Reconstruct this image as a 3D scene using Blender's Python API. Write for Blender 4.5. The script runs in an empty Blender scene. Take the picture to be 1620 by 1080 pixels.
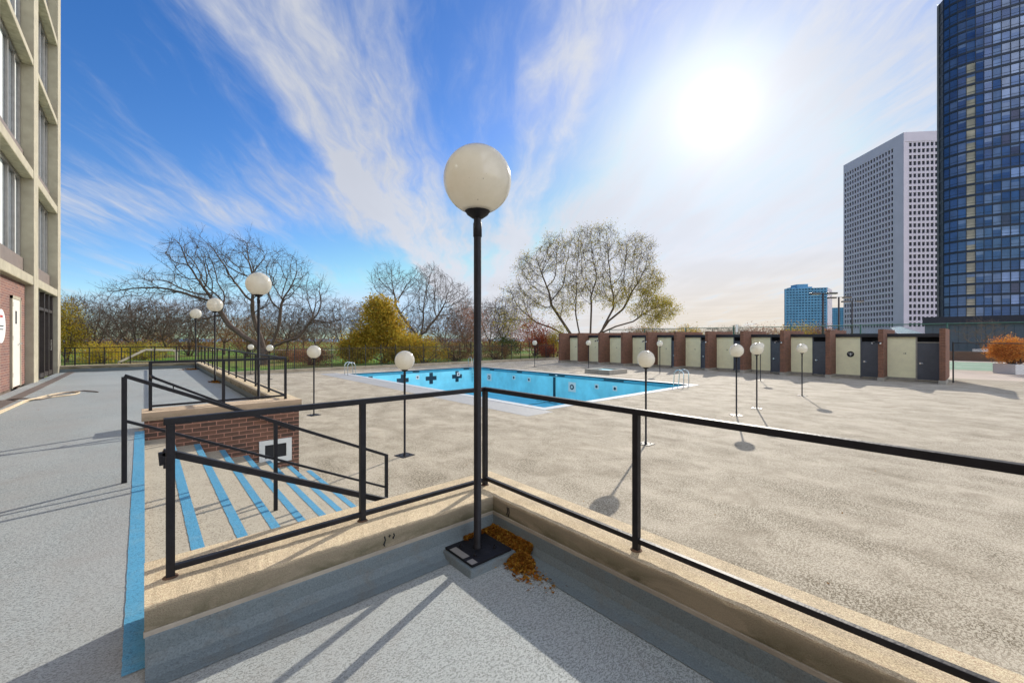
import bpy, bmesh, math, random
import numpy as np
from mathutils import Vector, Matrix
random.seed(7)
C = bpy.context.scene.collection
rad = math.radians

# ------------------------------------------------------------------ frame of reference
# world X runs along the steps' descent, world Y along the terrace; pool deck is z = 0
HC = 2.55                       # eye height above the pool deck
TH = rad(41.4)
FW = Vector((math.sin(TH), math.cos(TH), 0))
RT = Vector((math.cos(TH), -math.sin(TH), 0))
FPX = 660.0
def at(px, d, z=0.0):           # bearing (as a photo column) and distance -> ground point
    p = FW * d + RT * ((px - 810) / FPX * d)
    return Vector((p.x, p.y, z))

# ------------------------------------------------------------------ node helpers
def new_mat(name):
    m = bpy.data.materials.new(name); m.use_nodes = True
    nt = m.node_tree
    return m, nt, nt.nodes['Principled BSDF']
def N(nt, t, **kw):
    n = nt.nodes.new(t)
    for k, v in kw.items():
        if k in n.inputs: n.inputs[k].default_value = v
        else: setattr(n, k, v)
    return n
def L(nt, a, b): nt.links.new(a, b)
def ramp(nt, fac, stops, interp='LINEAR'):
    r = nt.nodes.new('ShaderNodeValToRGB'); r.color_ramp.interpolation = interp
    e = r.color_ramp.elements
    while len(e) < len(stops): e.new(0.5)
    for i, (p, c) in enumerate(stops):
        e[i].position = p
        e[i].color = (c, c, c, 1) if isinstance(c, (int, float)) else (*c, 1)
    L(nt, fac, r.inputs['Fac']); return r
def mixc(nt, fac, a, b, mode='MIX'):
    n = nt.nodes.new('ShaderNodeMix'); n.data_type = 'RGBA'; n.blend_type = mode
    for s, v in ((0, fac), (6, a), (7, b)):
        if hasattr(v, 'links') or hasattr(v, 'is_linked'): L(nt, v, n.inputs[s])
        else: n.inputs[s].default_value = v if s == 0 else (*v, 1)
    return n.outputs[2]
def math_n(nt, op, a, b=None, c=None, clamp=False):
    n = nt.nodes.new('ShaderNodeMath'); n.operation = op; n.use_clamp = clamp
    for i, v in enumerate((a, b, c)):
        if v is None: continue
        if hasattr(v, 'is_linked'): L(nt, v, n.inputs[i])
        else: n.inputs[i].default_value = v
    return n.outputs[0]
def coords(nt, scale=(1, 1, 1), loc=(0, 0, 0), rot=(0, 0, 0)):
    tc = nt.nodes.new('ShaderNodeTexCoord'); mp = nt.nodes.new('ShaderNodeMapping')
    mp.inputs['Scale'].default_value = scale; mp.inputs['Location'].default_value = loc; mp.inputs['Rotation'].default_value = rot
    L(nt, tc.outputs['Object'], mp.inputs['Vector']); return mp.outputs[0]
def noise(nt, vec, scale, detail=4, rough=.55, dist=0.0):
    n = N(nt, 'ShaderNodeTexNoise', Scale=scale, Detail=detail, Roughness=rough, Distortion=dist)
    L(nt, vec, n.inputs['Vector']); return n.outputs['Fac']
def bump(nt, bs, h, strength, dist):
    b = N(nt, 'ShaderNodeBump', Strength=strength, Distance=dist)
    L(nt, h, b.inputs['Height']); L(nt, b.outputs[0], bs.inputs['Normal']); return b

def plain(name, col, rough=.5, metal=0, var=.15, vs=6, bmp=0, bs_=40, spec=None):
    m, nt, bs = new_mat(name)
    v = coords(nt)
    n = noise(nt, v, vs, 5)
    lo = tuple(c * (1 - var) for c in col); hi = tuple(min(1, c * (1 + var)) for c in col)
    r = ramp(nt, n, [(.3, lo), (.7, hi)])
    L(nt, r.outputs[0], bs.inputs['Base Color'])
    bs.inputs['Roughness'].default_value = rough; bs.inputs['Metallic'].default_value = metal
    if spec is not None: bs.inputs['Specular IOR Level'].default_value = spec
    if bmp: bump(nt, bs, noise(nt, v, bs_, 4), bmp, .01)
    return m

def coating(name, plate, crev, scale, thr, aniso=(1, 1, 1), macro=None, stains=None, rough=.6, rot=0, b=.5, spec=.35):
    """knock-down textured deck coating: light plates over darker crevices"""
    m, nt, bs = new_mat(name)
    v = coords(nt, aniso, rot=(0, 0, rot))
    n = noise(nt, v, scale, 4, .62, .9)
    v0 = coords(nt)
    big = noise(nt, v0, .55, 5, .6, .4)
    sh = math_n(nt, 'MULTIPLY_ADD', big, .16, -.08)
    ns = math_n(nt, 'ADD', n, sh)
    mask = ramp(nt, ns, [(thr - .045, 0.0), (thr + .03, 1.0)])
    col = mixc(nt, mask.outputs[0], crev, plate)
    if macro:
        mv = coords(nt, macro[2], rot=(0, 0, macro[3]))
        mn = ramp(nt, noise(nt, mv, macro[1], 6, .62, .6), [(.36, 0.0), (.66, 1.0)])
        col = mixc(nt, math_n(nt, 'MULTIPLY', mn.outputs[0], macro[4]), col, macro[0])
    if stains:
        sn = ramp(nt, noise(nt, v0, stains[1], 7, .68, .8), [(.5, 0.0), (.72, 1.0)])
        col = mixc(nt, math_n(nt, 'MULTIPLY', sn.outputs[0], stains[2]), col, stains[0])
    fine = noise(nt, v0, 160, 3, .6)
    col = mixc(nt, .35, col, ramp(nt, fine, [(.3, .25), (.7, .75)]).outputs[0], 'OVERLAY')
    L(nt, col, bs.inputs['Base Color'])
    bs.inputs['Roughness'].default_value = rough; bs.inputs['Specular IOR Level'].default_value = spec
    h = math_n(nt, 'ADD', mask.outputs[0], math_n(nt, 'MULTIPLY', fine, .3))
    bump(nt, bs, h, b, .004)
    return m

def brick_mat(name, c1, c2, mortar, w=.205, h=.068, off=0.0, rough=.85):
    m, nt, bs = new_mat(name)
    tc = nt.nodes.new('ShaderNodeTexCoord'); sp = nt.nodes.new('ShaderNodeSeparateXYZ'); cb = nt.nodes.new('ShaderNodeCombineXYZ')
    L(nt, tc.outputs['Object'], sp.inputs[0])
    L(nt, math_n(nt, 'ADD', math_n(nt, 'ADD', sp.outputs[0], sp.outputs[1]), off), cb.inputs[0]); L(nt, sp.outputs[2], cb.inputs[1])
    b = nt.nodes.new('ShaderNodeTexBrick'); L(nt, cb.outputs[0], b.inputs['Vector'])
    for k, v in (('Scale', 1.0), ('Brick Width', w), ('Row Height', h), ('Mortar Size', .0065), ('Mortar Smooth', .15), ('Bias', -.1)): b.inputs[k].default_value = v
    b.inputs['Color1'].default_value = (*c1, 1); b.inputs['Color2'].default_value = (*c2, 1); b.inputs['Mortar'].default_value = (*mortar, 1)
    n = noise(nt, coords(nt), 30, 5, .7)
    col = mixc(nt, .45, b.outputs['Color'], ramp(nt, n, [(.3, .3), (.7, .72)]).outputs[0], 'OVERLAY')
    n2 = noise(nt, coords(nt), 1.1, 4, .6)
    col = mixc(nt, .3, col, ramp(nt, n2, [(.3, .35), (.7, .65)]).outputs[0], 'OVERLAY')
    L(nt, col, bs.inputs['Base Color']); bs.inputs['Roughness'].default_value = rough
    h_ = math_n(nt, 'SUBTRACT', math_n(nt, 'MULTIPLY', n, .35), b.outputs['Fac'])
    bump(nt, bs, h_, .7, .008)
    return m

M = {}
M['terrace'] = coating('terrace_coating', (.345, .375, .365), (.175, .195, .185), 80, .475, (1, 1.6, 1), macro=((.33, .32, .295), 1.3, (1, .45, 1), .1, .45), stains=((.27, .25, .22), 2.6, .35), rough=.62, rot=.35)
M['cove'] = coating('cove_coating', (.14, .175, .188), (.118, .148, .16), 120, .45, stains=((.14, .125, .10), 5, .55), rough=.6, b=.45)
M['deck'] = coating('deck_coating', (.44, .39, .30), (.165, .135, .09), 34, .50, (1, 1.5, 1), macro=((.56, .49, .38), 1.1, (1.2, .8, 1), .5, .6), stains=((.19, .155, .105), 1.2, .55), rough=.85, rot=-.3, spec=.12)
M['tread'] = coating('tread_coating', (.44, .39, .30), (.2, .165, .12), 75, .42, stains=((.25, .21, .16), 4, .4), rough=.7)
M['blue'] = coating('blue_stripe_paint', (.085, .31, .48), (.045, .20, .33), 95, .44, stains=((.20, .36, .44), 7, .5), rough=.5)
M['surround'] = coating('pool_surround_coating', (.36, .36, .35), (.24, .24, .23), 60, .45, stains=((.42, .38, .32), 3, .5), rough=.6)
M['brick'] = brick_mat('dark_brown_brick', (.075, .045, .032), (.16, .08, .05), (.36, .18, .125))
M['brick_red'] = brick_mat('red_brown_brick', (.22, .090, .048), (.12, .052, .030), (.18, .12, .085))
M['brick_wall'] = brick_mat('facade_brick', (.22, .10, .07), (.14, .07, .06), (.30, .22, .18), w=.3)
M['steel'] = plain('black_painted_steel', (.010, .010, .013), .5, 0, .4, 14, .2, 60, .25)
M['iron'] = plain('black_fence_iron', (.012, .012, .012), .5, 0, .3)
M['chrome'] = plain('stainless_tube', (.62, .62, .6), .22, 1, .1)
M['alu'] = plain('window_frame_metal', (.30, .28, .25), .4, .3, .15)
M['dkframe'] = plain('dark_bronze_frame', (.045, .035, .03), .4, .2, .2)
M['facade'] = plain('precast_concrete', (.36, .325, .235), .8, 0, .14, 3, .3, 60)
M['soffit'] = plain('stained_soffit', (.40, .37, .24), .85, 0, .25, 7, .3, 50)
M['panel'] = plain('spandrel_panel', (.16, .125, .105), .6, 0, .12, 5)
M['white_door'] = plain('white_door_paint', (.68, .65, .58), .45, 0, .05)
M['cream'] = plain('cream_paint', (.86, .81, .53), .45, 0, .05, 3, spec=.4)
M['slate_door'] = plain('slate_grey_door_paint', (.075, .083, .105), .4, 0, .12, 3)
M['fascia'] = plain('black_roof_fascia', (.012, .012, .018), .5, 0, .3)
M['conc'] = plain('grey_concrete', (.30, .27, .22), .85, 0, .2, 4, .4, 50)
M['curb'] = plain('curb_concrete', (.36, .30, .21), .85, 0, .25, 3, .4, 40)
M['roofing'] = plain('grey_roofing', (.12, .12, .12), .9)
M['paving'] = plain('beige_paving', (.50, .40, .31), .85, 0, .12, 2, .2, 30)
M['white'] = plain('white_paint', (.74, .73, .7), .5, 0, .05)
M['palegrey'] = plain('pale_grey_paint', (.62, .63, .6), .5, 0, .05)
M['black'] = plain('matt_black', (.008, .009, .011), .7)
M['green_post'] = plain('green_fence_paint', (.03, .11, .075), .5, 0, .2)
M['court'] = plain('green_court_acrylic', (.17, .30, .19), .8, 0, .08, .6)
M['rope'] = plain('cream_hose', (.55, .44, .29), .7, 0, .2, 30)
M['bark'] = plain('dark_bark', (.085, .058, .040), .9, 0, .35, 5, .5, 25)
M['bark_pale'] = plain('brown_bark', (.12, .083, .058), .9, 0, .35, 5, .5, 25)
M['planter'] = plain('white_planter_concrete', (.62, .60, .56), .8, 0, .1, 4, .3, 30)
M['poolblue'] = plain('pool_blue_paint', (.26, .74, .84), .45, 0, .15, 1.1, .08, 20)
M['poolfloor'] = plain('pool_floor_paint', (.13, .52, .68), .45, 0, .12, 1.2)
M['poolband'] = plain('pool_band_tile', (.06, .33, .46), .3, 0, .1, 3)
M['coping'] = plain('pale_coping', (.42, .45, .46), .7, 0, .1, 4, .2, 40)
M['tile'] = plain('navy_tile', (.007, .028, .045), .35, 0, .2)
M['podium'] = plain('slate_cladding', (.07, .08, .10), .55, 0, .12, 4)
M['drain'] = plain('brown_channel', (.13, .10, .08), .7, 0, .3, 8)

def mesh_glass(name, col, rough=.04, metal=.0, spec=.9, var=.2):
    m, nt, bs = new_mat(name)
    n = noise(nt, coords(nt), .35, 3, .5)
    r = ramp(nt, n, [(.3, tuple(c * (1 - var) for c in col)), (.7, tuple(min(1, c * (1 + var)) for c in col))])
    L(nt, r.outputs[0], bs.inputs['Base Color'])
    bs.inputs['Roughness'].default_value = rough; bs.inputs['Metallic'].default_value = metal
    bs.inputs['Specular IOR Level'].default_value = spec
    return m
M['glass'] = mesh_glass('window_glass', (.50, .58, .64), .03, .8, 1.0, .08)
M['glass_dark'] = mesh_glass('dark_door_glass', (.03, .035, .035), .05, .1, .8)
M['curtain'] = plain('pale_curtain', (.55, .58, .56), .6, 0, .1)
def tower_glass(name, col, metal=.3):
    m = mesh_glass(name, col, .1, metal, .7, .25); return m
TG = [tower_glass('tower_glass_navy', (.035, .065, .15)), tower_glass('tower_glass_blue', (.045, .085, .18)),
      tower_glass('tower_glass_slate', (.075, .11, .19)), tower_glass('tower_glass_pale', (.13, .17, .27), .1),
      tower_glass('tower_glass_light', (.22, .28, .45), .05), tower_glass('tower_glass_plum', (.055, .05, .085), .2)]
M['tan_reflection'] = mesh_glass('tower_tan_reflection', (.34, .28, .19), .3, 0, .5, .45)  # reflection of a sunlit building put into the pane colour as tan
M['mullion'] = plain('tower_dark_metal', (.016, .021, .034), .45, .2, .2)
M['tower_edge'] = plain('pale_tower_edge', (.9, .88, .8), .3, .9, .1)
M['white_tower'] = plain('white_precast', (.60, .51, .57), .8, 0, .05, .2)
M['wt_glass'] = mesh_glass('small_dark_window', (.014, .018, .03), .3, .0, .25)
M['blue_tower'] = plain('blue_grey_cladding', (.10, .27, .42), .6, 0, .12, .1)
M['bt_glass'] = mesh_glass('sky_blue_window', (.045, .17, .32), .25, 0, .5)
M['skylight'] = plain('skylight_panels', (.42, .52, .50), .3, .2, .15, 1)

# parapet concrete with mossy streaks
def parapet_mat(name, top, side, moss):
    m, nt, bs = new_mat(name)
    v = coords(nt)
    sp = nt.nodes.new('ShaderNodeSeparateXYZ'); L(nt, v, sp.inputs[0])
    n1 = noise(nt, v, 5, 7, .7, .5); n2 = noise(nt, v, 190, 3, .7); n3 = noise(nt, coords(nt, (1, 1, 3)), 2.2, 6, .7, .8)
    col = ramp(nt, n1, [(.25, tuple(c * .72 for c in top)), (.5, top), (.78, tuple(min(1, c * 1.25) for c in top))]).outputs[0]
    spk = ramp(nt, n2, [(.3, .2), (.5, .5), (.7, .8)]).outputs[0]
    col = mixc(nt, .85, col, spk, 'OVERLAY')
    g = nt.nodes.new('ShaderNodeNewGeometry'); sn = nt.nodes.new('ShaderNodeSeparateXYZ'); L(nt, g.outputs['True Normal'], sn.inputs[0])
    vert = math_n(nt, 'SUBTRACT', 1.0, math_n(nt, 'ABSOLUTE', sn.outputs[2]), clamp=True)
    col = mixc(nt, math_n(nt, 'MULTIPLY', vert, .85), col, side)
    band = ramp(nt, sp.outputs[2], [(0, 0), (1, 1)])
    zz = nt.nodes.new('ShaderNodeMapRange'); L(nt, sp.outputs[2], zz.inputs[0])
    zz.inputs[1].default_value = 1.37; zz.inputs[2].default_value = 1.452; zz.inputs[3].default_value = 1; zz.inputs[4].default_value = 0
    mm = ramp(nt, n3, [(.36, 0.0), (.58, 1.0)]).outputs[0]
    f = math_n(nt, 'MULTIPLY', math_n(nt, 'MULTIPLY', zz.outputs[0], mm), math_n(nt, 'MULTIPLY', vert, .8))
    col = mixc(nt, f, col, moss)
    L(nt, col, bs.inputs['Base Color']); bs.inputs['Roughness'].default_value = .85
    bump(nt, bs, math_n(nt, 'ADD', n2, math_n(nt, 'MULTIPLY', n1, 2.0)), .8, .006)
    return m
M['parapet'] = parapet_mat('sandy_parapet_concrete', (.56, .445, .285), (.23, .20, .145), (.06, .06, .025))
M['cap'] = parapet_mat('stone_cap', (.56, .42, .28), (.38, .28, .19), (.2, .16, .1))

# translucent lamp globe
def globe_mat():
    m, nt, bs = new_mat('opal_globe_acrylic')
    nt.nodes.remove(bs); out = nt.nodes['Material Output']
    v = coords(nt)
    n = ramp(nt, noise(nt, v, 14, 6, .7), [(.3, (.84, .80, .68)), (.7, (.90, .86, .75))]).outputs[0]
    d = N(nt, 'ShaderNodeBsdfDiffuse'); t = N(nt, 'ShaderNodeBsdfTranslucent')
    spk = ramp(nt, noise(nt, v, 60, 2, .5), [(.74, 1.0), (.78, .35)]).outputs[0]
    n = mixc(nt, 1.0, n, spk, 'MULTIPLY')
    L(nt, n, d.inputs[0]); L(nt, n, t.inputs[0])
    mx = nt.nodes.new('ShaderNodeMixShader'); mx.inputs[0].default_value = .52
    L(nt, d.outputs[0], mx.inputs[1]); L(nt, t.outputs[0], mx.inputs[2])
    gl = N(nt, 'ShaderNodeBsdfGlossy', Roughness=.12); fr = N(nt, 'ShaderNodeFresnel', IOR=1.45)
    m2 = nt.nodes.new('ShaderNodeMixShader'); L(nt, fr.outputs[0], m2.inputs[0]); L(nt, mx.outputs[0], m2.inputs[1]); L(nt, gl.outputs[0], m2.inputs[2])
    L(nt, m2.outputs[0], out.inputs[0]); return m
M['globe'] = globe_mat()

def leaf_mat(name, cols, trans=.45):
    m, nt, bs = new_mat(name); nt.nodes.remove(bs); out = nt.nodes['Material Output']
    g = nt.nodes.new('ShaderNodeNewGeometry')
    st = [(i / (len(cols) - 1) if len(cols) > 1 else 0, c) for i, c in enumerate(cols)]
    r = ramp(nt, g.outputs['Random Per Island'], st).outputs[0]
    d = N(nt, 'ShaderNodeBsdfDiffuse'); t = N(nt, 'ShaderNodeBsdfTranslucent'); L(nt, r, d.inputs[0]); L(nt, r, t.inputs[0])
    mx = nt.nodes.new('ShaderNodeMixShader'); mx.inputs[0].default_value = trans
    L(nt, d.outputs[0], mx.inputs[1]); L(nt, t.outputs[0], mx.inputs[2]); L(nt, mx.outputs[0], out.inputs[0]); return m
M['lf_yellow'] = leaf_mat('yellow_leaves', [(.42, .30, .03), (.55, .42, .05), (.30, .26, .04), (.5, .3, .03)])
M['lf_olive'] = leaf_mat('olive_gold_leaves', [(.50, .32, .04), (.32, .28, .04), (.58, .33, .04), (.26, .19, .03), (.48, .38, .06)])
M['lf_green'] = leaf_mat('yellow_green_leaves', [(.36, .31, .05), (.46, .36, .06), (.26, .26, .04), (.52, .34, .05)])
M['lf_red'] = leaf_mat('red_leaves', [(.30, .06, .03), (.22, .045, .03), (.38, .11, .04)])
M['lf_rust'] = leaf_mat('rust_leaves', [(.28, .13, .08), (.22, .09, .06), (.36, .18, .10), (.2, .12, .09)])
M['lf_orange'] = leaf_mat('orange_leaves', [(.62, .26, .05), (.55, .18, .04), (.7, .36, .08), (.45, .16, .05)])
M['lf_brown'] = leaf_mat('brown_twig_leaves', [(.24, .13, .06), (.17, .09, .05), (.28, .17, .06), (.14, .08, .045)])
M['lf_dark'] = leaf_mat('dark_green_leaves', [(.035, .06, .02), (.05, .08, .025), (.08, .09, .03)], .25)
M['lf_litter'] = leaf_mat('fallen_leaves', [(.34, .13, .02), (.20, .075, .015), (.42, .22, .03), (.10, .04, .01), (.28, .10, .02), (.46, .28, .05)], .2)

def lawn_mat():
    m, nt, bs = new_mat('autumn_lawn')
    v = coords(nt)
    a = noise(nt, v, .07, 5, .6, .3); b = noise(nt, v, 3.5, 6, .7)
    c = ramp(nt, a, [(.34, (.20, .13, .05)), (.48, (.13, .17, .03)), (.6, (.10, .22, .025))]).outputs[0]
    c = mixc(nt, .7, c, ramp(nt, b, [(.3, .25), (.7, .75)]).outputs[0], 'OVERLAY')
    L(nt, c, bs.inputs['Base Color']); bs.inputs['Roughness'].default_value = .95; bs.inputs['Specular IOR Level'].default_value = .1
    bump(nt, bs, b, .6, .05); return m
M['lawn'] = lawn_mat()
def lake_mat():
    m, nt, bs = new_mat('lake_water')
    bs.inputs['Base Color'].default_value = (.05, .12, .2, 1); bs.inputs['Roughness'].default_value = .25
    bump(nt, bs, noise(nt, coords(nt), .6, 4), .4, .3); return m
M['lake'] = lake_mat()

# ------------------------------------------------------------------ mesh builder
class MB:
    def __init__(s): s.v = []; s.f = []; s.mi = []
    def add(s, vs, fs, mi=0):
        o = len(s.v); s.v += [tuple(v) for v in vs]; s.f += [tuple(o + i for i in f) for f in fs]; s.mi += [mi] * len(fs); return s
    def box(s, x0, x1, y0, y1, z0, z1, mi=0):
        return s.add([(x0,y0,z0),(x1,y0,z0),(x1,y1,z0),(x0,y1,z0),(x0,y0,z1),(x1,y0,z1),(x1,y1,z1),(x0,y1,z1)],
              [(0,3,2,1),(4,5,6,7),(0,1,5,4),(1,2,6,5),(2,3,7,6),(3,0,4,7)], mi)
    def bar(s, a, b, w, h, mi=0, up=(0, 0, 1)):
        a = Vector(a); b = Vector(b); d = (b - a).normalized(); u = Vector(up)
        if abs(d.dot(u)) > .99: u = Vector((0, 1, 0))
        r = d.cross(u).normalized() * (w / 2); u = r.cross(d).normalized() * (h / 2)
        vs = [a - r - u, a + r - u, a + r + u, a - r + u, b - r - u, b + r - u, b + r + u, b - r + u]
        return s.add(vs, [(0,1,2,3),(7,6,5,4),(0,4,5,1),(1,5,6,2),(2,6,7,3),(3,7,4,0)], mi)
    def tube(s, pts, rs, n=8, mi=0, cap=True):
        pts = [Vector(p) for p in pts]
        if not isinstance(rs, (list, tuple)): rs = [rs] * len(pts)
        vs = []; fs = []; ref = None
        for i, p in enumerate(pts):
            d = (pts[min(i + 1, len(pts) - 1)] - pts[max(i - 1, 0)]).normalized()
            if ref is None: ref = Vector((0, 0, 1)) if abs(d.z) < .9 else Vector((1, 0, 0))
            a = d.cross(ref).normalized(); b = a.cross(d).normalized(); ref = b
            for k in range(n):
                t = 2 * math.pi * k / n; vs.append(p + (a * math.cos(t) + b * math.sin(t)) * rs[i])
        for i in range(len(pts) - 1):
            for k in range(n):
                fs.append((i*n+k, i*n+(k+1)%n, (i+1)*n+(k+1)%n, (i+1)*n+k))
        if cap: fs.append(tuple(range(n))[::-1]); fs.append(tuple((len(pts)-1)*n+k for k in range(n)))
        return s.add(vs, fs, mi)
    def lathe(s, prof, c=(0, 0, 0), n=32, mi=0):
        vs = []; fs = []
        for r, z in prof:
            for k in range(n):
                t = 2 * math.pi * k / n; vs.append((c[0] + r*math.cos(t), c[1] + r*math.sin(t), c[2] + z))
        for i in range(len(prof) - 1):
            for k in range(n): fs.append((i*n+k, i*n+(k+1)%n, (i+1)*n+(k+1)%n, (i+1)*n+k))
        return s.add(vs, fs, mi)
    def quad(s, a, b, c, d, mi=0): return s.add([a, b, c, d], [(0,1,2,3)], mi)
    def build(s, name, mats, parent=None, smooth=False, bevel=0, loc=None):
        me = bpy.data.meshes.new(name); me.from_pydata(s.v, [], s.f)
        for m in (mats if isinstance(mats, list) else [mats]): me.materials.append(m)
        if any(s.mi): me.polygons.foreach_set('material_index', s.mi)
        if smooth: me.polygons.foreach_set('use_smooth', [True] * len(s.f))
        me.update()
        o = bpy.data.objects.new(name, me); C.objects.link(o)
        if parent: o.parent = parent
        if loc is not None: o.location = loc
        if bevel:
            b = o.modifiers.new('bevel', 'BEVEL'); b.width = bevel; b.segments = 2; b.limit_method = 'ANGLE'
        return o
def tag(o, label=None, cat=None, group=None, kind=None):
    if label: o['label'] = label
    if cat: o['category'] = cat
    if group: o['group'] = group
    if kind: o['kind'] = kind
    return o
def empty(name, loc=(0, 0, 0), label=None, cat=None, group=None, rz=0):
    o = bpy.data.objects.new(name, None); C.objects.link(o); o.location = loc; o.rotation_euler = (0, 0, rz)
    o.empty_display_size = .1
    return tag(o, label, cat, group)
def struct(name, mb, m, **kw): return tag(mb.build(name, m, **kw), kind='structure')
KIDS = {}
def kids(o): return [c for c in bpy.data.objects if c.parent == o]
def copy_tree(o, parent=None, label=None, loc=None, rz=None, scale=None):
    c = o.copy(); C.objects.link(c)
    if parent is not None: c.parent = parent
    if label: c['label'] = label
    if loc is not None: c.location = loc
    if rz is not None: c.rotation_euler = (0, 0, rz)
    if scale is not None: c.scale = scale if isinstance(scale, (tuple, list)) else (scale,) * 3
    for ch in kids(o): copy_tree(ch, c)
    return c

# ------------------------------------------------------------------ setting
TZ = 1.2
PX0, PX1, PY0, PY1 = 11.1, 22.3, 10.8, 30.0        # pool
def ring(mb, X0, X1, Y0, Y1, z, mi=0):
    a, b, c, d = PX0 + .001, PX1 - .001, PY0 + .001, PY1 - .001
    for q in ((X0, X1, Y0, c), (X0, X1, d, Y1), (X0, a, c, d), (b, X1, c, d)):
        x0, x1, y0, y1 = q; mb.quad((x0,y0,z),(x1,y0,z),(x1,y1,z),(x0,y1,z), mi)
g = MB()
R_ = 3000
a, b, c, d = PX0 - .5, PX1 + .5, PY0 - .5, PY1 + .5
for (x0, x1, y0, y1) in ((-R_, R_, -R_, c), (-R_, R_, d, R_), (-R_, a, c, d), (b, R_, c, d)):
    g.quad((x0,y0,-.06),(x1,y0,-.06),(x1,y1,-.06),(x0,y1,-.06))
struct('lawn', g, M['lawn'])
g = MB()
for (x0, x1, y0, y1) in ((2.0, 60, -40, c + .15), (2.0, 60, d - .15, 34.5), (2.0, a + .15, c + .15, d - .15), (b - .15, 60, c + .15, d - .15)):
    g.quad((x0,y0,0),(x1,y0,0),(x1,y1,0),(x0,y1,0))
struct('pool_deck', g, M['deck'])
g = MB().box(-8, 2.0, 24.6, 34.5, -.05, .0); struct('side_yard', g, M['deck'])
# terrace slab
g = MB(); g.box(-2.55, -.06, -12, 24.1, -.05, TZ); g.box(-.06, 1.8, -12, 2.3, -.05, TZ - .0); g.box(-.06, 1.75, 8.35, 24.1, -.05, TZ)
struct('terrace', g, M['terrace'])
# lake beyond the park
g = MB(); P_ = [at(-900, 260), at(1000, 330), at(1100, 2800), at(-2200, 2800)]
g.quad(*[(p.x, p.y, -.05) for p in P_]); struct('lake_water', g, M['lake'])
g = MB(); p0, p1 = at(60, 88), at(900, 96); n_ = (p1 - p0).normalized(); n_ = Vector((-n_.y, n_.x, 0)) * 4
g.quad((p0.x,p0.y,-.055),(p1.x,p1.y,-.055),(p1.x+n_.x,p1.y+n_.y,-.055),(p0.x+n_.x,p0.y+n_.y,-.055)); struct('park_path', g, M['paving'])

# ------------------------------------------------------------------ parapets
def cove(mb, pts, r=.16):      # painted cove turned up against the parapet foot (profile swept straight)
    pass
def parapet_L():
    o = empty('parapet_wall', (1.9, 2.4, TZ), 'sandy concrete parapet with a corner, under the nearest black railing and round the nearest lamp', 'parapet')
    rr_ = random.Random(4)
    g = MB(); prof = [(0, 1.362), (0, 1.444), (.003, 1.452), (.010, 1.458), (.02, 1.46), (.98, 1.46), (.992, 1.455), (1, 1.446), (1, 1.24)]
    def sweep(n, f):
        vs = []; m = len(prof); fs = []; w1 = 0
        for i in range(n + 1):
            w1 = w1 * .6 + rr_.uniform(-.0035, .0035)
            if rr_.random() < .04: w1 -= .005
            for j, (q, z) in enumerate(prof):
                jit = 0 if j in (0, m - 1) else w1 * (1.0 if j in (1, 2, 3) else .3) + rr_.uniform(-.001, .001)
                x, y = f(q, i / n); vs.append((x, y, z + (jit if j in (2, 3, 4) else 0)))
        for i in range(n):
            for j in range(m - 1): fs.append((i*m+j, (i+1)*m+j, (i+1)*m+j+1, i*m+j+1))
        fs.append(tuple(range(m))); g.add(vs, fs)
    sweep(90, lambda q, t: (t * (1.81 + q * .33), 2.25 + q * .46))
    sweep(360, lambda q, t: (1.81 + q * .33, 2.25 + q * .46 - t * (14.25 + q * .46)))
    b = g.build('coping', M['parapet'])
    b.parent = o; b.location = -o.location
    lg = MB(); lg.box(-.003, 1.803, 2.2445, 2.262, 1.338, 1.3615); lg.box(1.803, 1.822, -12, 2.262, 1.3385, 1.3612)
    b = lg.build('mortar_ledge', M['conc'], bevel=.003); b.parent = o; b.location = -o.location
    td = MB()
    for x, l in ((1.02, .055), (1.075, .03), (1.05, .012)):
        td.tube([(x, 2.2485, 1.43), (x + .006, 2.248, 1.43 - l * .4), (x - .004, 2.248, 1.43 - l * .8), (x + .001, 2.248, 1.43 - l)], [.004, .003, .005, .003], 6)
    for y, l in ((2.10, .05), (2.085, .06)):
        td.tube([(1.8085, y, 1.43), (1.808, y - .006, 1.43 - l * .5), (1.808, y + .004, 1.43 - l)], [.004, .003, .004], 6)
    b = td.build('tar_drip', M['black']); b.parent = o; b.location = -o.location
    s = MB(); s.box(.012, 1.8, 2.27, 2.69, 0, 1.239); s.box(1.83, 2.12, -12, 2.268, 0, 1.239); s.box(1.802, 2.12, 2.27, 2.69, 0, 1.239)
    q = s.build('base_wall', M['conc'], o); q.location = -o.location
    # painted upstand + cove on the terrace side
    c_ = MB()
    prof = [(.0, .152), (.006, .135), (.012, .07), (.03, .028), (.075, .01), (.13, .0035)]
    for i in range(len(prof) - 1):
        (d0, z0), (d1, z1) = prof[i], prof[i + 1]
        c_.quad((.002, 2.268 - d0 - .02, TZ + z0), (.002, 2.268 - d1 - .02, TZ + z1), (1.81 - d1, 2.268 - d1 - .02, TZ + z1), (1.81 - d0, 2.268 - d0 - .02, TZ + z0))
        c_.quad((1.808 - d0, 2.268 - d0 - .02, TZ + z0), (1.808 - d1, 2.268 - d1 - .02, TZ + z1), (1.808 - d1, -12, TZ + z1), (1.808 - d0, -12, TZ + z0))
    q = c_.build('painted_upstand', M['cove'], o, smooth=True); q.location = -o.location
    return o
parapet_L()
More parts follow.
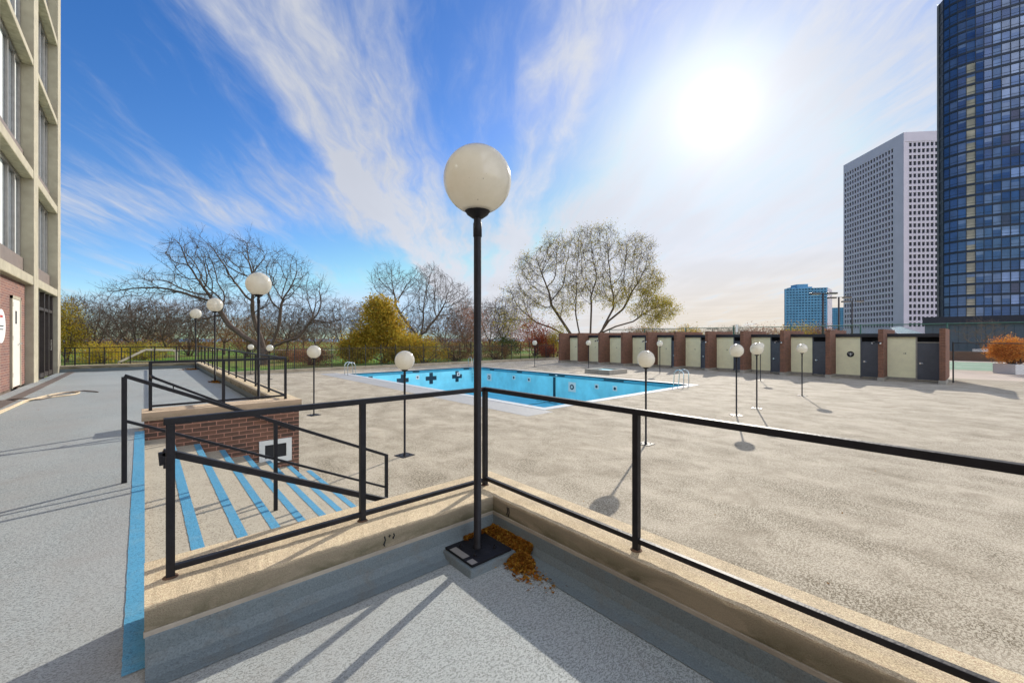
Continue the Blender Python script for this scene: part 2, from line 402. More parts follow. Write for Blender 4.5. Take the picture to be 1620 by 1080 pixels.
# far parapet
o = empty('parapet_wall', (1.93, 16, TZ), 'sandy parapet running along the far terrace beside the three lamps', 'parapet')
g = MB()
top = [(1.76, 8.56), (2.12, 8.1), (2.12, 24.5), (-2.5, 24.5), (-2.5, 24.12), (1.76, 24.12)]
n = len(top)
g.add([(x, y, 1.33) for x, y in top] + [(x, y, 1.46) for x, y in top],
      [tuple(range(n, 2 * n)), tuple(range(n))[::-1]] + [(i, (i + 1) % n, n + (i + 1) % n, n + i) for i in range(n)])
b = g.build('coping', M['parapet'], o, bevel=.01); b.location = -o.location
s = MB(); s.box(1.79, 2.10, 8.4, 24.13, 0, 1.329); s.box(-2.5, 2.10, 24.15, 24.48, 0, 1.329)
q = s.build('base_wall', M['cove'], o); q.location = -o.location
# brick stair wall with stone cap
o = empty('brick_stair_wall', (1.0, 8.3, 0), 'dark brown brick wall with stone cap beside the blue striped steps', 'wall')
g = MB(); g.box(0.0, 2.085, 8.15, 8.44, 0, 1.339)
q = g.build('brickwork', M['brick'], o); q.location = -o.location
g = MB(); g.add([(-.03, 8.09, 1.34), (2.118, 8.09, 1.34), (1.757, 8.56, 1.34), (-.03, 8.56, 1.34), (-.03, 8.09, 1.465), (2.118, 8.09, 1.465), (1.757, 8.56, 1.465), (-.03, 8.56, 1.465)],
      [(0,3,2,1),(4,5,6,7),(0,1,5,4),(1,2,6,5),(2,3,7,6),(3,0,4,7)])
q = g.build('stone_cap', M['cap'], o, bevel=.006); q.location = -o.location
# framed opening in that wall
o = empty('wall_vent', (1.71, 8.15, .6), 'white framed square black opening low in the brown brick wall', 'vent')
g = MB(); g.box(-.25, .25, -.03, .0, -.2, -.11); g.box(-.25, .25, -.03, 0, .12, .2); g.box(-.25, -.165, -.03, 0, -.11, .12); g.box(.165, .25, -.03, 0, -.11, .12)
g.build('frame', M['palegrey'], o)
MB().box(-.165, .165, -.008, .0, -.11, .12).build('dark_pane', M['black'], o)

# ------------------------------------------------------------------ steps
o = empty('concrete_steps', (1.1, 5.4, 0), 'beige concrete steps with blue painted nosings going down to the pool deck', 'steps')
RI, TR = .15, .325
g = MB()
for k in range(1, 8):
    x0 = -.002 if k == 1 else TR * (k - 1); z = TZ - RI * k
    g.box(TR * (k - 1), TR * k, 2.705, 8.149, 0.0, z)
q = g.build('treads', M['tread'], o); q.location = -o.location
for k in range(0, 8):
    x = TR * k; z = TZ - RI * k
    y0, y1 = (2.275, 8.12) if k == 0 else (2.72, 8.13)
    w = .115 if k == 0 else .075
    g = MB(); n = 150; rj = [random.uniform(-.0022, .0022) for _ in range(n + 1)]; rk = [random.uniform(-.002, .002) for _ in range(n + 1)]
    vs = []
    for i in range(n + 1):
        y = y0 + (y1 - y0) * i / n
        if k == 0: w = .068 + .034 * i / n
        vs += [(x - w + rj[i], y, z + .0035), (x + .003, y, z + .0035), (x + .003, y, z - .045 + rk[i])]
    fs = []
    for i in range(n):
        for j in (0, 1): fs.append((i*3+j, i*3+j+1, (i+1)*3+j+1, (i+1)*3+j))
    g.add(vs, fs)
    q = g.build('nosing_stripe', M['blue'], o); q.location = -o.location
MB().box(-.06, -.004, 2.3, 8.4, 0, TZ - .001).build('top_riser', M['tread'], o).location = -o.location
MB().box(-.004, 0.001, 2.3, 2.7, 0, TZ - .002).build('edge_strip', M['conc'], o).location = -o.location

# ------------------------------------------------------------------ railings (square tube)
def railing(label, parts, group=None, name='guard_railing', cat='railing', mat='steel', bevel=.003):
    c0 = Vector(parts[0][1]); o = empty(name, (c0.x, c0.y, c0.z), label, cat, group)
    for nm, a, b, w, h in parts:
        if a[0] == b[0] and a[1] == b[1]:
            p = MB().bar(a, b, w, h, up=(0, 1, 0)); q = p.build(nm, M[mat], o, bevel=bevel)
            q.location = -o.location
        else:
            q = MB().bar(a, b, w, h).build(nm, M[mat], o, bevel=bevel); q.location = -o.location
    return o
RP = []
Y1 = 2.465; X1 = 1.905
RP += [('top_rail', (.065, Y1, 2.172), (1.88, Y1, 2.172), .034, .03), ('bottom_rail', (.095, Y1, 1.50), (1.88, Y1, 1.50), .027, .026),
       ('top_rail', (X1, Y1 + .02, 2.172), (X1, -6, 2.172), .034, .03), ('bottom_rail', (X1, Y1 + .02, 1.512), (X1, -6, 1.512), .027, .026)]
for x in (.09, .98): RP.append(('post', (x, Y1, 1.455), (x, Y1, 2.16), .033, .033))
for y in (Y1, 1.19, -.42, -2.0, -3.6, -5.2): RP.append(('post', (X1, y, 1.455), (X1, y, 2.16), .033, .033))
railing('black steel guard railing on the nearest parapet, turning the corner behind the big lamp', RP)
M['rust'] = plain('rusty_sealant', (.10, .055, .03), .9, 0, .5, 30)
gr_ = [q for q in bpy.data.objects if q.type == 'EMPTY' and q.name.startswith('guard_railing')][0]
for (x, y) in ((.09, Y1), (.98, Y1), (X1, Y1), (X1, 1.19), (X1, -.42)):
    f_ = MB().lathe([(.001, .006), (.022, .006), (.028, .003), (.033, -.002)], (x, y, 1.46), 14).build('post_foot', M['rust'], gr_, smooth=True); f_.location = -gr_.location
FP = []
Y2 = 8.3; X2 = 1.9
FP += [('top_rail', (.05, Y2, 2.19), (1.9, Y2, 2.19), .04, .035), ('bottom_rail', (.08, Y2, 1.53), (1.9, Y2, 1.53), .03, .03),
       ('top_rail', (X2, Y2, 2.19), (X2, 24.3, 2.19), .04, .035), ('bottom_rail', (X2, Y2, 1.53), (X2, 24.3, 1.53), .03, .03)]
for x in (.07, .98): FP.append(('post', (x, Y2, 1.462), (x, Y2, 2.175), .042, .042))
for i in range(13): FP.append(('post', (X2, Y2 + i * 1.333, 1.462), (X2, Y2 + i * 1.333, 2.175), .038, .038))
railing('black steel guard railing on the far parapet above the brick wall, running along the terrace', FP)
EP = [('top_rail', (-2.4, 24.3, 2.17), (1.88, 24.3, 2.17), .04, .035), ('bottom_rail', (-2.4, 24.3, 1.53), (1.88, 24.3, 1.53), .03, .03)]
for x in (-2.38, -2.1, -1.25, -.45, .35, 1.1): EP.append(('post', (x, 24.3, 1.462), (x, 24.3, 2.155), .04, .04))
railing('black railing across the far end of the terrace from the building to the lamp', EP)
# stair handrail (free standing)
HP = []
HY = 5.33
HP += [('top_rail', (-.14, HY, 2.20), (2.46, HY, .972), .036, .034), ('lower_rail', (-.14, HY, 1.78), (2.45, HY, .545), .028, .026),
       ('post', (-.14, HY, TZ), (-.14, HY, 2.19), .04, .04), ('post', (1.12, HY, .6), (1.12, HY, 1.60), .038, .038), ('post', (2.445, HY, 0), (2.445, HY, .975), .038, .038)]
railing('black two-rail stair handrail standing in the middle of the blue striped steps', HP, name='stair_handrail', cat='handrail')
def wall_rail(name, pts, label, yb, ts=(.12, .88)):
    o = empty(name, pts[0], label, 'handrail')
    g = MB()
    for a, b in zip(pts[:-1], pts[1:]): g.bar(Vector(a), Vector(b), .035, .035)
    g.build('rail', M['steel'], o, bevel=.003).location = -o.location
    for t in ts:
        a, b = Vector(pts[-2]), Vector(pts[-1]); p = a.lerp(b, t)
        MB().tube([p, p + Vector((0, 0, -.06)), Vector((p.x, yb, p.z - .08))], .008, 6).build('bracket', M['steel'], o).location = -o.location
    return o
wall_rail('wall_handrail', [(.07, 8.28, 1.99), (.1, 8.06, 1.975), (2.0, 8.06, .93)], 'black sloping handrail fixed along the brown brick stair wall', 8.15)
wall_rail('wall_handrail', [(.11, 2.80, 1.895), (.075, 2.80, 1.90), (.07, 2.80, 1.965), (.12, 2.80, 1.945), (2.2, 2.80, .98)], 'black sloping handrail on the stair side of the nearest parapet', 2.71, (.7, .95))

# ------------------------------------------------------------------ globe lamps
def make_lamp(hz, plinth, rg=.215, plate=.17):
    """hz = globe centre above ground"""
    o = empty('globe_lamp', (0, 0, 0))
    z0 = .036 if plinth else .0
    if plinth:
        g = MB(); w = .185; v_ = .168; g.add([(-w,-w,0),(w,-w,0),(w,v_-.015,0),(-w,v_-.015,0),(-v_,-v_,z0),(v_,-v_,z0),(v_,v_-.015,z0),(-v_,v_-.015,z0)],
              [(4,5,6,7),(0,1,5,4),(1,2,6,5),(2,3,7,6),(3,0,4,7)])
        g.build('plinth', M['cove'], o, bevel=.008)
    bp = MB().box(-plate, plate, -plate, plate, z0, z0 + .014).build('base_plate', M['steel'], o, bevel=.002)
    for sx, sy in ((1, 1), (1, -1), (-1, 1), (-1, -1)):
        g = MB(); p = (sx * .075, sy * .075, z0 + .014)
        g.lathe([(0, 0), (.013, 0), (.013, .012), (.006, .013), (.006, .024), (0, .024)], p, 6); g.build('bolt', M['steel'], bp)
    pr = .0235
    MB().lathe([(pr + .008, z0 + .014), (pr + .006, z0 + .03), (pr, z0 + .036), (pr, hz - rg - .10), (pr, hz - rg * .93 - .01)], n=20).build('pole', M['steel'], o, smooth=True)
    MB().lathe([(pr, hz - rg - .145), (pr + .0035, hz - rg - .143), (pr + .0035, hz - rg - .06), (pr + .001, hz - rg - .055)], n=20).build('collar', M['steel'], o, smooth=True)
    zc = -rg * .93
    g = MB(); g.lathe([(pr, hz + zc - .045), (.035, hz + zc - .042), (.065, hz + zc - .02), (.086, hz + zc + .012), (.088, hz + zc + .016), (.08, hz + zc + .014)], n=28)
    g.build('holder', M['steel'], o, smooth=True)
    g = MB(); prof = []
    for i in range(0, 33):
        t = -math.pi / 2 * .76 + (math.pi / 2 * 1.76) * i / 32
        prof.append((max(1e-4, rg * math.cos(t)), hz + rg * math.sin(t)))
    g.lathe(prof, n=56); g.build('globe', M['globe'], o, smooth=True)
    return o
la = make_lamp(2.335, True, .21, .15)
la.location = (1.558, 2.092, TZ); la.rotation_euler = (0, 0, 0)
tag(la, 'big globe lamp nearest the camera on a plinth inside the parapet corner', 'lamp', 'globe lamps')
lt = make_lamp(2.36, False)
for i, (x, y, lb) in enumerate([(1.60, 8.96, 'tallest of the three globe lamps in a row on the far terrace'),
                                (1.65, 15.85, 'middle globe lamp of the three standing on the far terrace'),
                                (1.68, 22.7, 'globe lamp at the far end of the terrace, by the end railing')]):
    c_ = lt if i == 0 else copy_tree(lt)
    c_.location = (x, y, TZ); c_.scale = (1, 1, 1 + .012 * i); c_['label'] = lb; c_['category'] = 'lamp'; c_['group'] = 'globe lamps'
lp = make_lamp(2.1, False, plate=.16)
pool_lamps = [(4.23, 14.75, 1, 'globe lamp on the pool deck just right of the brick stair wall'),
 (4.26, 8.37, .985, 'globe lamp on the pool deck seen between the steps and the near lamp pole'),
 (9.09, 5.42, .975, 'smaller globe lamp just behind the right hand near railing, its round shadow on the deck'),
 (14.69, 5.44, 1.02, 'left one of the three globe lamps grouped right of the pool'),
 (16.70, 5.49, 1.03, 'globe lamp that hides another lamp directly behind it, right of the pool'),
 (27.83, 8.95, .99, 'globe lamp mostly hidden behind another lamp, its shadow near the booths'),
 (21.88, 5.37, 1.0, 'rightmost globe lamp on the pool deck in front of a cream booth wall'),
 (27.87, 15.50, 1.03, 'globe lamp in front of the booths near the pool ladder'),
 (28.01, 22.05, 1.03, 'globe lamp beside the small raised square basin'),
 (26.26, 26.71, 1.02, 'farthest globe lamp by the fence end left of the booths'),
 (5.85, 29.36, .93, 'globe lamp seen behind the far terrace railing, right of the tallest terrace lamp'),
 (5.63, 35.2 - 1.0, .92, 'globe lamp seen behind the far terrace railing, left of the tallest terrace lamp')]
for i, (x, y, s, lb) in enumerate(pool_lamps):
    c_ = lp if i == 0 else copy_tree(lp)
    c_.location = (x, y, 0); c_.rotation_euler = (0, 0, rad(random.choice([0, 12, -8, 40]))); c_['label'] = lb; c_['category'] = 'lamp'; c_['group'] = 'globe lamps'
    c_.scale = (s, s, s)
lamp9 = [o for o in bpy.data.objects if o.type == 'EMPTY' and abs(o.location.x - 9.09) < .01][0]
for ch in kids(lamp9):
    if ch.name.startswith('globe'): pass

# silver labels on the near base plate
g = MB(); pl = la
base = [c for c in kids(la) if c.name.startswith('base_plate')][0]
g.box(-.147, -.10, -.055, .09, .0502, .0512); g.box(-.147, -.105, -.142, -.09, .0502, .0512)
g.build('worn_patch', M['alu'], base)

# fallen leaves by the near lamp
def leaf_litter(name, label, n, sampler, size=(.012, .045)):
    V = []; Fc = []
    for i in range(n):
        x, y, z = sampler(); a = random.uniform(0, 6.28); l = random.uniform(*size); w = l * random.uniform(.16, .34)
        t = random.gauss(0, .35); dx = Vector((math.cos(a) * math.cos(t), math.sin(a) * math.cos(t), math.sin(t))); s = Vector((-math.sin(a), math.cos(a), random.gauss(0, .4))).normalized()
        p = Vector((x, y, z)); o_ = len(V); up = Vector((0, 0, l * .12))
        V += [p - dx * l / 2, p + s * w + up, p + dx * l / 2, p - s * w + up]; Fc.append((o_, o_ + 1, o_ + 2, o_ + 3))
    g = MB(); g.v = [tuple(v) for v in V]; g.f = Fc; g.mi = [0] * len(Fc)
    return tag(g.build(name, M['lf_litter']), label, 'fallen leaves', None, 'stuff')
def smp():
    r = random.random()
    if r < .16:
        x = random.uniform(1.40, 1.78); y = 2.236 - abs(random.gauss(0, .012)); z = TZ + .03 + random.uniform(0, .04) * (x > 1.55)
    elif r < .62:
        y = random.uniform(1.84, 2.235); x = 1.795 - abs(random.gauss(0, .026 + .02 * (y > 2.1))); z = TZ + .01 + max(0, .075 - (1.795 - x) * .7) * random.random() ** .5
    elif r < .975:
        a = random.uniform(0, 6.28); q = min(abs(random.gauss(0, .05)), .13); x = min(1.705 + q * math.cos(a) * .8, 1.79); y = 1.845 + q * math.sin(a); z = TZ + .004 + max(0, .06 - q * .55) * random.random() ** .6
    else:
        x = random.gauss(1.7, .06); y = random.gauss(1.74, .08); z = TZ + .004
    return x, y, z
leaf_litter('leaf_pile', 'heap of small orange brown fallen leaves round the near lamp base', 20000, smp, (.010, .032))
def smp2():
    k = random.random()
    if k < .5: return 1.72 - abs(random.gauss(0, .09)), 15.7 + random.gauss(0, .25), TZ + random.uniform(.003, .02)
    return 1.7 - abs(random.gauss(0, .22)), 22.7 + random.gauss(0, .25), TZ + random.uniform(.003, .03)
leaf_litter('leaf_drift', 'thin drift of orange leaves at the feet of the far terrace lamps', 1600, smp2, (.02, .05))
def smp3():
    k = random.random()
    if k < .5: return random.uniform(-2.3, 1.6), random.uniform(.3, 12), TZ + .004
    return random.uniform(3, 11), random.uniform(1, 12), .004
leaf_litter('scattered_leaves', 'single dry leaves scattered over terrace and deck', 46, smp3, (.02, .045))

# ------------------------------------------------------------------ hose on the terrace, drain channel
o = empty('garden_hose', (-1.8, 14, TZ), 'cream hose lying in loose loops on the terrace by the building', 'hose')
def smooth_pts(p, n=6):
    out = []
    for i in range(len(p) - 1):
        p0 = Vector(p[max(i-1, 0)]); p1 = Vector(p[i]); p2 = Vector(p[i+1]); p3 = Vector(p[min(i+2, len(p)-1)])
        for k in range(n):
            t = k / n; out.append(.5 * ((2*p1) + (-p0+p2)*t + (2*p0-5*p1+4*p2-p3)*t*t + (-p0+3*p1-3*p2+p3)*t**3))
    out.append(Vector(p[-1])); return out
zz = TZ + .018
h1 = [(-2.05, 9.6, zz), (-1.96, 10.8, zz), (-1.91, 12.3, zz), (-1.86, 13.5, zz), (-1.72, 14.4, zz), (-1.45, 15.0, zz), (-1.2, 14.8, zz), (-1.28, 14.3, zz), (-1.62, 14.0, zz), (-1.85, 13.4, zz + .03), (-1.95, 12.4, zz), (-2.02, 11.3, zz), (-2.12, 10.2, zz), (-2.2, 9.2, zz)]
h2 = [(-2.45, 13.6, zz), (-2.2, 14.0, zz), (-1.95, 13.7, zz + .035), (-1.7, 13.7, zz), (-1.45, 14.5, zz + .03), (-1.2, 15.2, zz), (-1.0, 14.9, zz), (-.86, 14.6, zz)]
MB().tube(smooth_pts(h1), .017, 8).build('loop', M['rope'], o, smooth=True).location = -o.location
MB().tube(smooth_pts(h2), .013, 8).build('tail', M['drain'], o, smooth=True).location = -o.location
MB().box(-2.28, -2.07, -12, 24.05, TZ + .001, TZ + .012).build('drain_channel', M['drain'])
tag(bpy.data.objects['drain_channel'], 'rusty brown drain channel along the foot of the building', 'drain')

# ------------------------------------------------------------------ building on the left
o = empty('apartment_building', (-2.6, 12, TZ), 'tall concrete framed building with big windows at the left edge', 'building')
def put(mb, name, mat, par=o, **kw):
    q = mb.build(name, M[mat], par, **kw)
    if par is o: q.location = -o.location
    return q
FX = -2.5; BX = -2.68
pil = [(23.7 - 4.67 * k, 24.4 - 4.67 * k if k else 24.42) for k in range(8)]
pil = [(a, a + .70) for a, _ in pil]
beams = [(4.17, 4.42), (7.36, 7.62), (10.78, 10.96), (13.83, 14.03), (17.1, 17.35), (20.3, 20.55)]
g = MB(); g.box(-14, BX - .25, -11, 24.38, 0, 22); put(g, 'wall_core', 'panel')
for a, b in pil:
    put(MB().box(BX - .1, FX, a, b, TZ - .1, 22), 'pilaster', 'facade', bevel=.01)
for z0, z1 in beams:
    q = MB().box(BX - .12, FX - .012, -11, 24.38, z0, z1).build('floor_beam', M['facade'], o, bevel=.008); q.location = -o.location
    MB().box(BX - .06, FX - .02, -10.9, 24.3, z0 - .012, z0 - .001).build('soffit', M['soffit'], q)
# ground floor brick infill & door
for k in range(7):
    a = pil[k + 1][1]; b = pil[k][0]
    if k == 0:
        put(MB().box(BX - .06, BX - .05, a, b, TZ, 4.17), 'entrance_glass', 'glass_dark')
        g = MB()
        for y in (a + .05, a + 1.05, a + 2.1, a + 3.0, b - .12): g.box(BX - .05, BX + .06, y - .06, y + .06, TZ, 4.168)
        g.box(BX - .05, BX + .05, a, b, 3.5, 3.6); g.box(BX - .05, BX + .05, a, b, TZ, TZ + .16)
        put(g, 'entrance_frame', 'dkframe')
        hd = put(MB().box(BX + .07, BX + .1, a + 3.25, a + 3.28, 2.1, 2.5), 'door_pull', 'chrome')
    else:
        put(MB().box(BX - .2, BX, a, b, TZ, 4.168), 'brick_infill', 'brick_wall')
# white service door
dr = put(MB().box(BX + .002, BX + .03, 17.22, 18.14, TZ + .03, 3.62), 'service_door', 'white_door', bevel=.004)
g = MB(); g.box(BX + .001, BX + .045, 17.14, 17.22, TZ, 3.70); g.box(BX + .001, BX + .045, 18.14, 18.22, TZ, 3.70); g.box(BX + .001, BX + .045, 17.14, 18.22, 3.621, 3.70)
g.build('door_frame', M['facade'], dr)
g = MB(); g.tube([(BX + .03, 18.02, 2.4), (BX + .09, 18.02, 2.4), (BX + .09, 17.88, 2.4)], .014, 8); g.build('door_handle', M['chrome'], dr)
g = MB(); g.box(BX + .031, BX + .036, 17.58, 17.74, 2.95, 3.3); g.build('door_sign', M['black'], dr)
g = MB()
for z in (1.5, 2.5, 3.4): g.box(BX + .03, BX + .045, 17.21, 17.25, z, z + .12)
g.build('hinge', M['chrome'], dr)
# upper bays
for k in range(7):
    a = pil[k + 1][1]; b = pil[k][0]
    for j in range(len(beams) - 1):
        z0 = beams[j][1]; z1 = beams[j + 1][0]
        sill = z0 + .52
        w = put(MB().box(BX - .16, BX - .15, a, b, sill, z1), 'window', 'glass')
        put(MB().box(BX - .15, BX - .03, a, b, z0 - .002, sill), 'spandrel_panel', 'panel')
        g = MB(); ys = [a + .03, a + (b - a) * .3, a + (b - a) * .62, a + (b - a) * .82, b - .03]
        for y in ys: g.box(BX - .148, BX - .09, y - .03, y + .03, sill, z1 - .002)
        g.box(BX - .149, BX - .085, a + .002, b - .002, sill, sill + .05); g.box(BX - .149, BX - .085, a + .002, b - .002, z1 - .09, z1 - .003)
        q = g.build('window_frame', M['alu'], w)
        g = MB()
        for y0_, y1_ in ((.04, .2), (.42, .56), (.84, .95)):
            yy0, yy1 = a + (b - a) * y0_, a + (b - a) * y1_
            g.quad((BX - .1485, yy0, sill + .05), (BX - .1485, yy1, sill + .05), (BX - .1485, yy1, z1 - .09), (BX - .1485, yy0, z1 - .09))
        g.build('curtain', M['curtain'], w)
# round wall sign
o2 = empty('round_sign', (BX + .02, 16.0, 2.85), 'round white sign on the brick at the left edge of the photo', 'sign')
g = MB(); g.tube([(0, 0, 0), (.025, 0, 0)], .42, 40); g.build('disc', M['white'], o2)
m_red = plain('red_sign_paint', (.45, .03, .03), .5); M['red'] = m_red
g = MB()
for z, w in ((.24, .12), ): g.box(.0255, .028, -w, w, z - .03, z + .03)
g.build('red_bar', M['red'], o2)
g = MB(); g.box(.0255, .028, -.2, .2, -.01, .02); g.box(.0255, .028, -.18, .18, -.09, -.065); g.build('text_line', M['tile'], o2)

# cream tube frame beyond the terrace end
o = empty('tube_frame', (0, 24.4, 1.46), 'cream bent tube frame leaning on the parapet at the terrace end', 'frame')
pts = [(-.85, 24.42, 1.5), (.04, 24.42, 2.05), (.98, 24.42, 2.02), (1.1, 24.42, 1.93), (1.1, 24.42, 1.5)]
g = MB()
for a, b in zip(pts[:-1], pts[1:]): g.bar(a, b, .10, .085)
g.bar((-.55, 24.42, 1.53), (1.1, 24.42, 1.51), .08, .05)
M['frame_cream'] = plain('cream_tube_paint', (.58, .52, .38), .5, 0, .12, 6)
g.build('tube', M['frame_cream'], o, bevel=.01).location = -o.location

# ------------------------------------------------------------------ pool
po = empty('swimming_pool', (16.7, 20.4, 0), 'large empty swimming pool painted light blue with pale coping', 'pool')
def pput(mb, name, mat, par=po, **kw):
    q = mb.build(name, M[mat], par, **kw)
    if par is po: q.location = -po.location
    return q
DZ = -2.0; E_ = .1
g = MB()
x0, x1, y0, y1 = PX0, PX1, PY0, PY1
zt = -.24
g.quad((x0,y0,DZ),(x1,y0,DZ),(x1,y0,zt),(x0,y0,zt)); g.quad((x0,y1,DZ),(x0,y1,zt),(x1,y1,zt),(x1,y1,DZ))
g.quad((x0,y0,DZ),(x0,y0,zt),(x0,y1,zt),(x0,y1,DZ)); g.quad((x1,y0,DZ),(x1,y1,DZ),(x1,y1,zt),(x1,y0,zt))
pput(g, 'basin_wall', 'poolblue')
g = MB(); g.quad((x0,y0,DZ),(x1,y0,DZ),(x1,y1,DZ),(x0,y1,DZ)); pput(g, 'basin_floor', 'poolfloor')
g = MB()
a0, a1, b0, b1 = x0 - E_, x1 + E_, y0 - E_, y1 + E_
for q in (((a0,b0,zt),(a1,b0,zt),(a1,b0,0),(a0,b0,0)), ((a0,b1,zt),(a0,b1,0),(a1,b1,0),(a1,b1,zt)), ((a0,b0,zt),(a0,b0,0),(a0,b1,0),(a0,b1,zt)), ((a1,b0,zt),(a1,b1,zt),(a1,b1,0),(a1,b0,0))): g.quad(*q)
for q in ((a0, a1, b0, y0), (a0, a1, y1, b1), (a0, x0, y0, y1), (x1, a1, y0, y1)): g.quad((q[0],q[2],zt),(q[1],q[2],zt),(q[1],q[3],zt),(q[0],q[3],zt))
pput(g, 'gutter_band', 'poolband')
g = MB()
w = .36
for q in ((a0 - w, a1 + w, b0 - w, b0), (a0 - w, a1 + w, b1, b1 + w), (a0 - w, a0, b0, b1), (a1, a1 + w, b0, b1)): g.box(q[0], q[1], q[2], q[3], -.06, .014)
pput(g, 'coping', 'coping')
# dark crosses and end marks on the far left wall
for x in (12.52, 15.1, 17.62, 20.15):
    g = MB(); g.box(x - .5, x + .5, y1 - .012, y1 - .002, -.88, -.55 + .0); g.box(x - .165, x + .165, y1 - .011, y1 - .0021, -1.18, -.26)
    pput(g, 'target_cross', 'tile')
# lane line down the far right wall and across the floor
g = MB(); g.box(x1 - .012, x1 - .002, 20.53, 20.77, DZ, -.26); pput(g, 'wall_line', 'tile')
g = MB(); g.box(x1 - 7, x1 - .3, 20.55, 20.75, DZ + .002, DZ + .005); g.box(x1 - .9, x1 - .7, 19.6, 21.7, DZ + .003, DZ + .007); pput(g, 'floor_line', 'tile')
for (y, z, s, rnd) in ((28.26, -.80, .3, 1), (25.06, -.60, .16, 0), (23.3, -.64, .16, 0), (18.98, -.83, .33, 1), (16.88, -.62, .16, 0), (15.46, -.62, .16, 0)):
    f = pput(MB().box(x1 - .014, x1 - .001, y - s, y + s, z - s, z + s), 'wall_fitting', 'white', bevel=.004)
    g = MB(); g.tube([(x1 - .014, y, z), (x1 - .035, y, z)], s * .55, 20); g.build('port', M['tile'], f)
    if rnd: g = MB(); g.tube([(x1 - .035, y, z), (x1 - .045, y, z)], s * .28, 16); g.build('lens', M['palegrey'], f)
for (x, z) in ((16.38, -.56), (20.29, -.53)):
    f = pput(MB().box(x - .15, x + .15, y1 - .025, y1 - .013, z - .16, z + .16), 'wall_fitting', 'white', bevel=.004)
    g = MB(); g.tube([(x, y1 - .025, z), (x, y1 - .04, z)], .07, 16); g.build('port', M['tile'], f)
for (y, l) in ((28.0, .3), (24.5, .3), (20.95, .35), (20.1, .35), (15.64, .75)):
    f = pput(MB().box(a1 - .008, a1 - .001, y - l, y + l, -.19, -.08), 'depth_marker', 'tile')
for x in (16.3, 21.2): pput(MB().box(x - .3, x + .3, b1 - .008, b1 - .001, -.17, -.07), 'depth_marker', 'tile')
pput(MB().box(a1 - .009, a1 - .001, 20.45, 20.65, -.17, -.09), 'depth_marker', 'white')
g = MB(); g.quad((9.4, 9.9, .004), (a0 - w, 9.9, .004), (a0 - w, 31.6, .004), (9.4, 31.6, .004)); struct('pool_surround_strip', g, M['surround'])

# ladders
def ladder(loc, rz, label):
    o = empty('pool_ladder', loc, label, 'ladder', 'pool ladders', rz)
    for s in (-.28, .28):
        pts = []
        for i in range(0, 13):
            t = math.pi * i / 12
            pts.append((-.02 - .26 * math.cos(t) * 1.0 , s, .62 + .26 * math.sin(t)))
        pts = [(-.28, s, 0)] + pts + [(.26, s, .3), (.3, s, -.1), (.3, s, -1.3)]
        MB().tube([Vector(p) for p in pts], .024, 10).build('hand_tube', M['chrome'], o, smooth=True)
    for z in (-.3, -.6, -.9): MB().box(.24, .34, -.27, .27, z, z + .03).build('rung', M['chrome'], o)
    return o
ladder((11.0 - .25, 29.2, 0.012), 0, 'stainless pool ladder at the far left corner of the pool')
ladder((22.3 - .9, PY0 - .12, 0.012), rad(90), 'stainless pool ladder at the near right corner of the pool')
ladder((21.9, PY1 + .12, 0.012), rad(-90), 'stainless pool ladder at the back corner, partly behind the near lamp pole')
# raised basin
o = empty('raised_basin', (25.55, 18.5, 0), 'small raised square basin with pale blue inside by the booths', 'basin')
g = MB(); W = 1.1
for q in ((-W, W, -W, -W + .22), (-W, W, W - .22, W), (-W, -W + .22, -W + .22, W - .22), (W - .22, W, -W + .22, W - .22)): g.box(q[0], q[1], q[2], q[3], 0, .3)
g.build('kerb', M['conc'], o, bevel=.01)
MB().box(-W + .22, W - .22, -W + .22, W - .22, 0, .2).build('inner_cover', M['poolblue'], o)

# ------------------------------------------------------------------ changing booths
bo = empty('changing_booths', (34.5, 16, 0), 'long low row of changing booths with brick fins, cream walls and grey doors', 'building')
def bput(mb, name, mat, par=bo, **kw):
    q = mb.build(name, M[mat], par, **kw)
    if par is bo: q.location = -bo.location
    return q
SP = 2.586; WX = 34.8
fins = [1.45 + SP * k for k in range(12)]
for k, y in enumerate(fins):
    f = bput(MB().box(33.2, 38.0 if k else 37.2, y, y + .24, .18, 3.1), 'brick_fin', 'brick_red')
    MB().box(33.17, WX + .3, y - .03, y + .27, 0, .2).build('footing', M['conc'], f)
def text_mesh(txt, size, mat, parent, loc, rot):
    cu = bpy.data.curves.new('number_text', 'FONT'); cu.body = txt; cu.size = size; cu.extrude = .004; cu.align_x = 'CENTER'
    to = bpy.data.objects.new('tmp', cu); C.objects.link(to)
    dg = bpy.context.evaluated_depsgraph_get(); me = bpy.data.meshes.new_from_object(to.evaluated_get(dg))
    bpy.data.objects.remove(to); me.materials.clear(); me.materials.append(mat)
    ob = bpy.data.objects.new('booth_number', me); C.objects.link(ob); ob.parent = parent; ob.location = loc; ob.rotation_euler = rot; return ob
